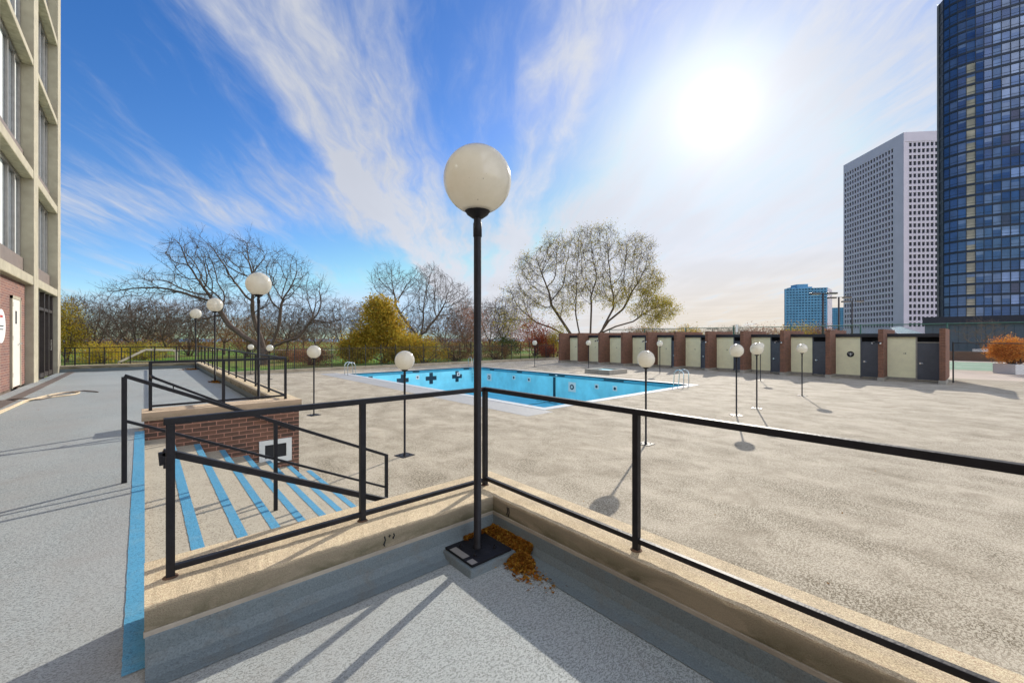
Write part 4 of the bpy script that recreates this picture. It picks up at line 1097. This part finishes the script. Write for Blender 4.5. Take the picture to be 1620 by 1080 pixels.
# orange shrub in planter + bare small tree + planters
pl = at(1606, 30.0, 0)
o = empty('planter', pl, 'white concrete planter under the orange shrub at the right edge', 'planter', None, RZ)
def tub(o, w, d_, h):
    g = MB(); g.box(-w, w, -d_, -d_ + .1, 0, h); g.box(-w, w, d_ - .1, d_, 0, h); g.box(-w, -w + .1, -d_ + .1, d_ - .1, 0, h); g.box(w - .1, w, -d_ + .1, d_ - .1, 0, h)
    g.build('tub', M['planter'], o, bevel=.015); MB().box(-w + .1, w - .1, -d_ + .1, d_ - .1, 0, h - .12).build('soil', M['drain'], o)
tub(o, .82, .7, .72)
shrub('orange_shrub', 1606, 30.0, [((-.1, 0, 1.35), (1.45, 1.1, .95)), ((-.8, 0, 1.2), (.9, .8, .7))], 11000, .042, 'lf_orange', 'round orange leaved shrub growing in the white planter at the right edge', 'bush', 71, .14, 330, 14, gz=.45)
o = empty('planter', at(1556, 66, 0), 'low white planter under the small bare tree beyond the court', 'planter', None, RZ)
tub(o, 1.0, .7, .85)
t_ = vase(81, 4.6, 6.2, 260, r0=.12, tips=2, rt=.014, step=.35, bark='bark_pale')
place(t_, at(1552, 67, .6), 'small pale bare tree standing against the dark podium wall', 'tree', None, 1.0)

# basketball hoop
o = empty('basketball_hoop', at(1161, 44, 0), 'tilted white basketball board on a green post above the booth roof', 'hoop', None, RZ + .9)
MB().tube([(0, 0, 0), (0, 0, 3.9)], .06, 8).build('post', M['green_post'], o)
MB().box(-.5, .5, -.3, -.26, 3.2, 4.0).build('board', M['palegrey'], o)
g = MB(); g.tube([(.0, -.3, 3.35), (.0, -.5, 3.35)], .02, 6); g.tube([(.22 * math.cos(t), -.72 + .22 * math.sin(t), 3.35) for t in [i * math.pi / 8 for i in range(17)]], .012, 6); g.build('ring', M['chrome'], o)

# tennis floodlight masts
def mast(px, d_, h, label, arm=1.15, head=.42, first=[None]):
    o = empty('floodlight_mast', at(px, d_, 0), label, 'light mast', 'tennis court light masts', RZ)
    MB().tube([(0, 0, 0), (0, 0, h)], [.16, .10], 10).build('pole', M['dkframe'], o, smooth=True)
    MB().bar((-arm, 0, h - .05), (arm, 0, h - .05), .05, .05).build('arm', M['dkframe'], o)
    for s in (-1, 1):
        q = MB().bar((s * (arm - head), -.1, h - .1 + .03 * s), (s * (arm + head), -.1, h - .1 + .03 * s), .5, .2).build('lamp_head', M['dkframe'], o, bevel=.02)
        MB().bar((s * (arm - head * .9), -.1, h - .213 + .03 * s), (s * (arm + head * .9), -.1, h - .213 + .03 * s), .4, .012).build('lens', M['palegrey'], q)
    return o
mast(1302, 50, 8.0, 'nearest and tallest of the three twin-headed tennis light masts', 1.0, .52)
mast(1327, 58, 8.3, 'middle one of the three twin-headed tennis light masts', 1.05, .52)
mast(1348, 64, 8.3, 'rightmost of the three tennis light masts, in front of the white tower', 1.05, .55)
mast(1086, 120, 5.6, 'far light mast over the booth roof below the leafy tree', 1.0, .55)
mast(1127, 120, 5.4, 'far light mast over the booth roof left of the hoop', 1.0, .55)

# ------------------------------------------------------------------ towers
def grid_tower(name, label, quads, body_mat, glass_mats, cat='tower'):
    pass
def facade(o, A, B, z0, z1, cols, rows, wfrac, hfrac, wallm, glassm, store, rec=.35, margin=0, hb=.5):
    """wall plate with real openings between A and B (ground points); windows sit recessed"""
    A = Vector(A); B = Vector(B); d = B - A; ln = d.length; d.normalize(); n = Vector((d.y, -d.x, 0))   # outward = to the viewer
    if n.dot(A) > 0: n = -n
    g = MB(); cw = (ln - 2 * margin) / cols; rh = (z1 - z0) / rows
    def slab(s0, s1, za, zb):
        a = A + d * s0; b = A + d * s1; k = -n * rec
        P8 = [a + k, b + k, b, a]
        g.add([(p.x, p.y, za) for p in P8] + [(p.x, p.y, zb) for p in P8], [(0,1,2,3),(4,5,6,7),(0,1,5,4),(1,2,6,5),(2,3,7,6),(3,0,4,7)])
    if margin: slab(0, margin, z0, z1); slab(ln - margin, ln, z0, z1)
    pw = cw * (1 - wfrac) / 2; 
    for c in range(cols + 1):
        s = margin + c * cw
        slab(max(margin, s - pw), min(ln - margin, s + pw), z0, z1)
    for r in range(rows):
        zb = z0 + r * rh; hh = rh * (1 - hfrac)
        k_ = -n * .02
        for c in range(cols):
            s = margin + c * cw; a = A + d * (s + pw) + k_; b = A + d * (s + cw - pw) + k_; kk = -n * (rec - .02)
            P8 = [a + kk, b + kk, b, a]
            for (u0, u1) in ((zb, zb + hh * hb), (zb + rh - hh * (1 - hb), zb + rh)):
                g.add([(p.x, p.y, u0) for p in P8] + [(p.x, p.y, u1) for p in P8], [(0,3,2,1),(4,5,6,7),(3,2,6,7)])
            store.append((A + d * (s + cw / 2) - n * (rec - .03), zb + hh * hb + rh * hfrac / 2, d.copy(), cw * wfrac, rh * hfrac, random.choice(glassm)))
    return g
def add_windows(o, store, maxn=100, group=None, flt=None):
    st = sorted(store, key=lambda w: -(w[3] * w[4]) / (w[0].length ** 2 + (w[1] - HC) ** 2))
    cache = {}
    for (p, z, d, w, h, m) in st[:maxn]:
        key = (round(w, 3), round(h, 3), m.name)
        if key not in cache:
            me = MB().quad((-w/2, 0, -h/2), (w/2, 0, -h/2), (w/2, 0, h/2), (-w/2, 0, h/2)).build('window', m, o); cache[key] = me; q = me
        else:
            q = cache[key].copy(); C.objects.link(q); q.parent = o
        q.location = Vector((p.x, p.y, z)) - o.location; q.rotation_euler = (0, 0, math.atan2(d.y, d.x))
    by = {}
    g = MB(); mats = []
    for (p, z, d, w, h, m) in st[maxn:]:
        if m not in mats: mats.append(m)
        a = p - d * w / 2; b = p + d * w / 2
        g.quad((a.x, a.y, z - h/2), (b.x, b.y, z - h/2), (b.x, b.y, z + h/2), (a.x, a.y, z + h/2), mats.index(m))
    if g.f:
        q = g.build('window_field', mats, o); q.location = -o.location; q['kind'] = 'stuff'
def local(mb, name, mat, o, **kw):
    q = mb.build(name, mat, o, **kw); q.location = -o.location; return q
# white gridded tower
cA = at(1334.4, 236); cB = at(1415, 203); cC = at(1429.7, 198); cD = at(1436, 198); cE = at(1500, 196)
o = empty('office_tower', cC, 'white gridded tower block with small dark windows, left of the dark glass tower', 'tower')
ZT = 100.2; Zb = 7.5
store = []
g1 = facade(o, cA, cB, Zb, ZT - 4.5, 18, 30, .64, .62, None, [M['wt_glass']], store, .5, .5)
g2 = facade(o, cD, cE, Zb, ZT - 4.5, 9, 30, .68, .62, None, [M['wt_glass']], store, .5, .3)
g1.v and local(g1, 'left_facade', M['white_tower'], o); local(g2, 'right_facade', M['white_tower'], o)
g = MB()
def prism(g, pts, z0, z1):
    n = len(pts); g.add([(p.x, p.y, z0) for p in pts] + [(p.x, p.y, z1) for p in pts], [tuple(range(n))[::-1], tuple(range(n, 2*n))] + [(i, (i+1)%n, n+(i+1)%n, n+i) for i in range(n)])
inn = FW * .52
back = [at(1334.4 + .4, 236.6), at(1415, 203.6), at(1429.7, 198.6), at(1436, 198.6), at(1500, 196.6), at(1500, 235), at(1380, 262)]
prism(g, back, 0, ZT - .5); local(g, 'core', M['white_tower'], o)
g = MB(); prism(g, [cB, cC, cD, cD + inn, cC + inn, cB + inn], 0, ZT - 4.5); local(g, 'blank_corner', M['white_tower'], o)
g = MB(); prism(g, [cA, cB, cC, cE, cE + FW * 30 + RT * 20, cA + FW * 24 + RT * 20], ZT - 4.5, ZT); local(g, 'parapet_band', M['white_tower'], o)
g = MB(); prism(g, [cA, cB, cC, cE, cE + FW * .5, cA + FW * .5], 3.2, Zb); local(g, 'plinth_band', M['white_tower'], o)
add_windows(o, store)
# distant blue slab towers
def slab_tower(px0, px1, px2, d0, d1, d2, ztop, zbot, cols, rows, label, side_m=True, cap=True):
    a, b, c_ = at(px0, d0), at(px1, d1), at(px2, d2)
    o = empty('apartment_tower', a, label, 'tower'); store = []
    g = facade(o, a, b, zbot, ztop, cols, rows, .72, .5, None, [M['bt_glass']], store, 1.2, .8)
    local(g, 'balcony_front', M['blue_tower'], o)
    g = MB(); e = FW * 1.25
    prism(g, [a + e, b + e, c_, c_ + (a - b)], 0, ztop - .2); local(g, 'core', M['blue_tower'], o)
    g = MB(); prism(g, [b + RT * .3, c_ + RT * .3, c_, b], 0, ztop); local(g, 'end_wall', M['white_tower'], o)
    if cap:
        m = a.lerp(b, .55) + FW * 8; w = (b - a) * .13
        g = MB(); prism(g, [m - w, m + w, m + w + FW * 10, m - w + FW * 10], ztop - .3, ztop + 5); 
        w2 = w * 1.9; m2 = m + FW * 1; prism(g, [m2 - w2, m2 + w2, m2 + w2 + FW * 8, m2 - w2 + FW * 8], ztop - .35, ztop + 2.2); local(g, 'roof_plant', M['blue_tower'], o)
    add_windows(o, store); return o
slab_tower(1242, 1309, 1316, 430, 418, 440, 53.5, 4, 13, 18, 'distant blue slab tower left of the light masts')
slab_tower(1314, 1336, 1340, 520, 512, 530, 40.5, 4, 6, 12, 'pale blue distant tower partly hidden by the white tower', cap=False)

# dark curved glass tower
wcol = 1.65
cp = [at(px, d_ * 1.15) for px, d_ in ((1486.7, 103.9), (1492.9, 102.4), (1502.4, 101.15), (1515.1, 99.9), (1528.6, 98.8), (1543.3, 97.8), (1556.6, 97.0), (1570.2, 96.3), (1584.2, 95.5), (1598.7, 94.75), (1613.3, 94.0))]
dr = (cp[-1] - cp[-2]).normalized()
ext = [cp[-1] + dr * wcol * (i + 1) for i in range(10)]
cp2 = cp + ext
o = empty('glass_tower', cp2[0], 'dark blue curved glass skyscraper at the right edge', 'tower')
Z0, FH, NF = 8.2, 3.0, 30
ZTOP = Z0 + FH * NF
back = [cp2[-1] + FW * 26, cp2[0] + FW * 14 + RT * 16]
g = MB(); ctr = sum(cp2, Vector()) / len(cp2)
inner = [p + (FW * .35 + RT * .12) for p in cp2]
prism(g, inner + back, 0, ZTOP); local(g, 'core', M['mullion'], o)
store = []; BD = [MB() for _ in range(NF)]; MU = []
wp = [(0, 40), (1, 30), (2, 22), (3, 5), (4, 1), (5, 5)]
bag = [i for i, k in wp for _ in range(k)]
rr_ = random.Random(5)
for i in range(len(cp2) - 1):
    a, b = cp2[i], cp2[i + 1]; d = (b - a); w = d.length; d.normalize(); n = Vector((d.y, -d.x, 0)); 
    if n.dot(a) > 0: n = -n
    for f in range(NF):
        z = Z0 + f * FH
        P4 = [a, b, b + n * .10, a + n * .10]
        prism(BD[f], P4, z - .32, z + .30)
        P4 = [a, b, b + n * .05, a + n * .05]
        prism(BD[f], P4, z + .92, z + .99)
        m = TG[rr_.choice(bag)]
        if i == 4 and f < 23: m = M['tan_reflection']
        elif i in (0, 1, 2) : m = TG[rr_.choice([0, 1, 1, 2])]
        elif i == 3: m = TG[rr_.choice([0, 1, 2, 2])]
        elif 7 <= i <= 10 and rr_.random() < .38: m = TG[rr_.choice([3, 4, 3])]
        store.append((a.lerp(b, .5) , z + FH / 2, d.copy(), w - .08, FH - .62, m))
        if rr_.random() < .30 and i > 2:   # half drawn blind
            hh = rr_.uniform(.35, 1.1); store.append((a.lerp(b, .5) + n * .02, z + FH - .3 - hh / 2, d.copy(), w - .14, hh, TG[rr_.choice([3, 3, 2])]))
    q = a; mul = MB(); MU.append(mul); prism(mul, [q - d * .06, q + d * .06, q + d * .06 + n * .14, q - d * .06 + n * .14], Z0 - .3, ZTOP)
for bd_ in BD: local(bd_, 'floor_band', M['mullion'], o)
for mu_ in MU: local(mu_, 'mullion', M['mullion'], o)
e0 = cp2[0]; g = MB(); prism(g, [e0 - RT * .62 + FW * .2, e0 - RT * .12 + FW * .1, e0 + RT * 1.2 + FW * 1.6, e0 + RT * 1.5 + FW * 2.2], 7.3, ZTOP); local(g, 'corner_column', M['tower_edge'], o)
inst = [s for s in store if s[1] > 0]
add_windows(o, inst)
# podium
pa, pb = at(1463, 84), at(1463, 84) + (at(1900, 62) - at(1463, 84))
o = empty('podium_block', pa, 'dark slate podium building at the foot of the glass tower', 'building')
nn = (pb - pa).normalized(); bk = Vector((-nn.y, nn.x, 0))
if bk.dot(FW) < 0: bk = -bk
g = MB(); prism(g, [pa, pb, pb + bk * 20, pa + bk * 16], 0, 5.2); local(g, 'wall', M['podium'], o)
g = MB(); prism(g, [pa - nn * .3 - bk * .5, pb - bk * .5, pb + bk * 20, pa - nn * .3 + bk * 16], 5.201, 6.75); local(g, 'fascia', M['fascia'], o)
g = MB()
for i in range(1, 46): 
    p = pa + nn * (1.15 * i); prism(g, [p, p + nn * .05, p + nn * .05 - bk * .04, p - bk * .04], .3, 5.0)
local(g, 'panel_joint', M['mullion'], o)
# skylight
sa, sb = at(1422, 78), at(1463.2, 78)
o = empty('glass_skylight', sa, 'pale sloping glazed roof beside the dark podium', 'skylight')
g = MB(); t0 = sa + Vector((0, 0, 3.3)); t1 = sb + Vector((0, 0, 3.3)); u1 = sb + FW * 5 + Vector((0, 0, 4.9)); u0 = sa + RT * 3.0 + FW * 5 + Vector((0, 0, 4.7))
g.quad(t0, t1, u1, u0); g.quad((t0.x,t0.y,0), (t1.x,t1.y,0), t1, t0); local(g, 'panes', M['skylight'], o)
g = MB()
for i in range(9):
    a = t0.lerp(t1, i / 8); b = u0.lerp(u1, i / 8); g.bar(a, b, .06, .08)
g.bar(t0, t1, .08, .1); local(g, 'glazing_bars', M['palegrey'], o)
# dark low building under the white tower
o = tag(MB().build.__self__.add([tuple(at(1345, 130, 0)), tuple(at(1470, 118, 0)), tuple(at(1470, 130, 0)), tuple(at(1345, 142, 0)), tuple(at(1345, 130, 4.1)), tuple(at(1470, 118, 3.9)), tuple(at(1470, 130, 3.9)), tuple(at(1345, 142, 4.1))],
      [(0,1,5,4),(1,2,6,5),(2,3,7,6),(3,0,4,7),(4,5,6,7)]).build('low_building', M['podium']), 'low dark building at the foot of the white tower', 'building')
# small far park lamp
o = empty('park_lamp', at(732, 120, GZ), 'tiny globe street lamp far off in the park left of the near pole', 'lamp')
MB().tube([(0, 0, 0), (0, 0, 3.2)], .06, 6).build('pole', M['dkframe'], o); MB().lathe([(.01, 3.15), (.2, 3.25), (.3, 3.5), (.2, 3.75), (.01, 3.85)], n=12).build('globe', M['white'], o, smooth=True)

# ------------------------------------------------------------------ sky, sun, camera
SUN_EL = rad(26.2); kx = (1133 - 810) / FPX
sd = (FW + RT * kx).normalized(); SD = Vector((sd.x * math.cos(SUN_EL), sd.y * math.cos(SUN_EL), math.sin(SUN_EL)))
sun = bpy.data.lights.new('sun', 'SUN'); sun.energy = 2.7; sun.angle = rad(.5); sun.color = (1, .93, .83)
so = bpy.data.objects.new('sun', sun); C.objects.link(so); so.rotation_euler = (-SD).to_track_quat('-Z', 'Y').to_euler(); so.location = (0, 0, 60)
w = bpy.data.worlds.new('World'); bpy.context.scene.world = w; w.use_nodes = True; nt = w.node_tree
for n_ in list(nt.nodes): nt.nodes.remove(n_)
out = nt.nodes.new('ShaderNodeOutputWorld'); bg = nt.nodes.new('ShaderNodeBackground'); bg.inputs['Strength'].default_value = .1
L(nt, bg.outputs[0], out.inputs[0])
sky = nt.nodes.new('ShaderNodeTexSky'); sky.sky_type = 'NISHITA'; sky.sun_disc = False; sky.sun_elevation = SUN_EL
sky.sun_rotation = math.atan2(SD.x, SD.y); sky.air_density = 1.0; sky.dust_density = .3; sky.ozone_density = 2.5; sky.altitude = 200
hs = nt.nodes.new('ShaderNodeHueSaturation'); hs.inputs['Hue'].default_value = .512; hs.inputs['Saturation'].default_value = 1.33; hs.inputs['Value'].default_value = .78; L(nt, sky.outputs[0], hs.inputs['Color'])
tc = nt.nodes.new('ShaderNodeTexCoord'); gen = tc.outputs['Generated']
def dot(v, c):
    n = nt.nodes.new('ShaderNodeVectorMath'); n.operation = 'DOT_PRODUCT'; L(nt, v, n.inputs[0]); n.inputs[1].default_value = c; return n.outputs['Value']
def mr(v, a, b, c=0., d=1., smooth=True):
    n = nt.nodes.new('ShaderNodeMapRange'); n.interpolation_type = 'SMOOTHSTEP' if smooth else 'LINEAR'
    L(nt, v, n.inputs[0]) if hasattr(v, 'is_linked') else None
    for i, x in enumerate((a, b, c, d)): n.inputs[i + 1].default_value = x
    return n.outputs[0]
fa = (FW + RT * ((760 - 810) / FPX)).normalized(); ra = Vector((fa.y, -fa.x, 0))
z_ = math_n(nt, 'MAXIMUM', dot(gen, (0, 0, 1)), .012)
ca = math_n(nt, 'DIVIDE', dot(gen, tuple(ra)), z_)       # across the streaks
aa = math_n(nt, 'DIVIDE', dot(gen, tuple(fa)), z_)       # along them
def comb(x, y, z=0.):
    n = nt.nodes.new('ShaderNodeCombineXYZ')
    for i, v in enumerate((x, y, z)):
        if hasattr(v, 'is_linked'): L(nt, v, n.inputs[i])
        else: n.inputs[i].default_value = v
    return n.outputs[0]
mul_ = lambda a, b: math_n(nt, 'MULTIPLY', a, b)
add_ = lambda a, b: math_n(nt, 'ADD', a, b)
sub_ = lambda a, b: math_n(nt, 'SUBTRACT', a, b)
pv = comb(ca, aa)
wn = nt.nodes.new('ShaderNodeTexNoise'); wn.inputs['Scale'].default_value = .9; wn.inputs['Detail'].default_value = 3; L(nt, pv, wn.inputs['Vector'])
warp = sub_(wn.outputs['Fac'], .5)
cw = add_(ca, mul_(warp, .42))
def wnoise(vec, s, det, ro, di=0.):
    n = nt.nodes.new('ShaderNodeTexNoise'); n.inputs['Scale'].default_value = s; n.inputs['Detail'].default_value = det; n.inputs['Roughness'].default_value = ro; n.inputs['Distortion'].default_value = di
    L(nt, vec, n.inputs['Vector']); return n.outputs['Fac']
la_ = math_n(nt, 'LOGARITHM', add_(aa, .35), 2.718)
cq = math_n(nt, 'DIVIDE', add_(ca, mul_(warp, .26)), add_(1.0, mul_(aa, .16)))
n_str = wnoise(comb(mul_(cq, 3.6), mul_(la_, 1.2)), 1.0, 5, .52, .35)       # streaks
n_fib = wnoise(comb(mul_(add_(cq, mul_(la_, .12)), 12.0), mul_(sub_(la_, mul_(cq, .6)), 4.2)), 1.0, 7, .62, .5)     # fibres
n_f2 = wnoise(comb(mul_(sub_(cq, mul_(la_, .35)), 22.0), mul_(add_(la_, mul_(cq, .9)), 11.)), 1.0, 5, .6, .4)
n_big = wnoise(comb(mul_(ca, .55), mul_(aa, .42), 3.7), 1.0, 3, .5, .3)
# bias across the sky: main left streak, blue gap, right streak, then broad cirrus veil to the right
rb = nt.nodes.new('ShaderNodeValToRGB'); rb.color_ramp.interpolation = 'EASE'
L(nt, mr(cw, -3.2, 3.2, 0, 1, False), rb.inputs['Fac'])
st = [(-3.2, .26), (-2.0, .20), (-1.28, .06), (-1.0, .42), (-.82, .84), (-.58, .72), (-.36, .56), (-.17, .22), (.12, .20), (.25, .64), (.38, .80), (.54, .44), (.72, .66), (1.2, .78), (3.2, .88)]
e = rb.color_ramp.elements
while len(e) < len(st): e.new(.5)
for i, (x, v) in enumerate(st): e[i].position = (x + 3.2) / 6.4; e[i].color = (v, v, v, 1)
low = mul_(mr(aa, 2.2, 6.0, 0., .26), mr(ca, -1.6, .3, .25, 1.))                    # more veil near the horizon
def gau(x, c, w):
    t = math_n(nt, 'DIVIDE', sub_(x, c), w); return math_n(nt, 'EXPONENT', mul_(mul_(t, t), -1.0))
patch = add_(mul_(mul_(gau(ca, -1.75, .75), gau(aa, 3.4, .8)), .42), mul_(mul_(gau(ca, -3.1, .8), gau(aa, 3.3, .7)), .30))
mid = mul_(gau(ca, -.1, .75), mr(aa, 1.75, 3.0, 0., .42))
bias = add_(add_(rb.outputs[0], low), add_(patch, mid))
dens = add_(bias, add_(mul_(sub_(n_str, .5), 1.5), add_(mul_(sub_(n_fib, .5), 1.1), mul_(sub_(n_big, .5), .9))))
cov = math_n(nt, 'MINIMUM', add_(mul_(mr(dens, .10, 1.35, 0., 1.), .84), mul_(mr(add_(dens, mul_(sub_(n_f2, .5), 1.0)), .45, 1.4, 0., 1.), .32)), .96)
# cloud colour: white, warm near the sun, greyer where thick and low
g_ = dot(gen, tuple(SD)); g_ = math_n(nt, 'MAXIMUM', g_, 0.)
gl1 = math_n(nt, 'POWER', g_, 7.); gl2 = math_n(nt, 'POWER', g_, 45.); gl3 = math_n(nt, 'POWER', g_, 240.)
shade = mr(add_(n_big, mul_(n_str, .8)), .7, 1.15, 1.0, .92)
elev = dot(gen, (0, 0, 1))
warm = mr(elev, 0., .22, 1., 0.)
CLD = nt.nodes.new('ShaderNodeMix'); CLD.data_type = 'RGBA'; CLD.inputs[6].default_value = (3.25, 3.4, 3.8, 1); CLD.inputs[7].default_value = (3.7, 3.2, 2.55, 1)
L(nt, mul_(warm, mr(dot(gen, tuple(RT)), -.1, .5, .15, .85)), CLD.inputs[0])
vm = nt.nodes.new('ShaderNodeVectorMath'); vm.operation = 'SCALE'; L(nt, CLD.outputs[2], vm.inputs[0]); back_fill = mr(dot(gen, tuple(-FW)), -.2, .55, 1.0, 5.5)  # unseen clouds behind the camera brightened, added as fill for shaded faces
L(nt, mul_(back_fill, mul_(shade, add_(add_(.95, mul_(gl1, .22)), mr(elev, .05, .45, .14, 0.)))), vm.inputs['Scale'])
mixs = nt.nodes.new('ShaderNodeMix'); mixs.data_type = 'RGBA'; L(nt, cov, mixs.inputs[0]); tint = nt.nodes.new('ShaderNodeMix'); tint.data_type = 'RGBA'; tint.blend_type = 'MULTIPLY'; capn = nt.nodes.new('ShaderNodeVectorMath'); capn.operation = 'MINIMUM'; L(nt, hs.outputs[0], capn.inputs[0]); capn.inputs[1].default_value = (3.4, 4.0, 4.6)
L(nt, capn.outputs[0], tint.inputs[6]); tint.inputs[7].default_value = (.80, .98, 1.12, 1)
L(nt, mul_(mr(elev, 0., .3, 1., 0.), mr(ca, -3., 1., 1., .2)), tint.inputs[0])
L(nt, tint.outputs[2], mixs.inputs[6]); L(nt, vm.outputs[0], mixs.inputs[7])
gl4 = math_n(nt, 'POWER', g_, 1500.)
glow = add_(add_(mul_(gl2, .6), mul_(gl3, 1.2)), mul_(gl4, 5.))
gc = nt.nodes.new('ShaderNodeVectorMath'); gc.operation = 'SCALE'; gc.inputs[0].default_value = (1., .97, .92); L(nt, glow, gc.inputs['Scale'])
ad = nt.nodes.new('ShaderNodeVectorMath'); ad.operation = 'ADD'; L(nt, mixs.outputs[2], ad.inputs[0]); L(nt, gc.outputs[0], ad.inputs[1])
L(nt, ad.outputs[0], bg.inputs['Color'])

cam = bpy.data.cameras.new('camera'); co = bpy.data.objects.new('camera', cam); C.objects.link(co)
co.location = (0, 0, HC); co.rotation_euler = FW.to_track_quat('-Z', 'Y').to_euler()
cam.sensor_width = 36; cam.lens = FPX / 1620 * 36; cam.shift_y = -5 / 1620; cam.clip_start = .05; cam.clip_end = 8000
sc = bpy.context.scene; sc.camera = co
sc.view_settings.view_transform = 'Standard'; sc.view_settings.look = 'None'; sc.view_settings.exposure = 1.03; sc.view_settings.gamma = 1
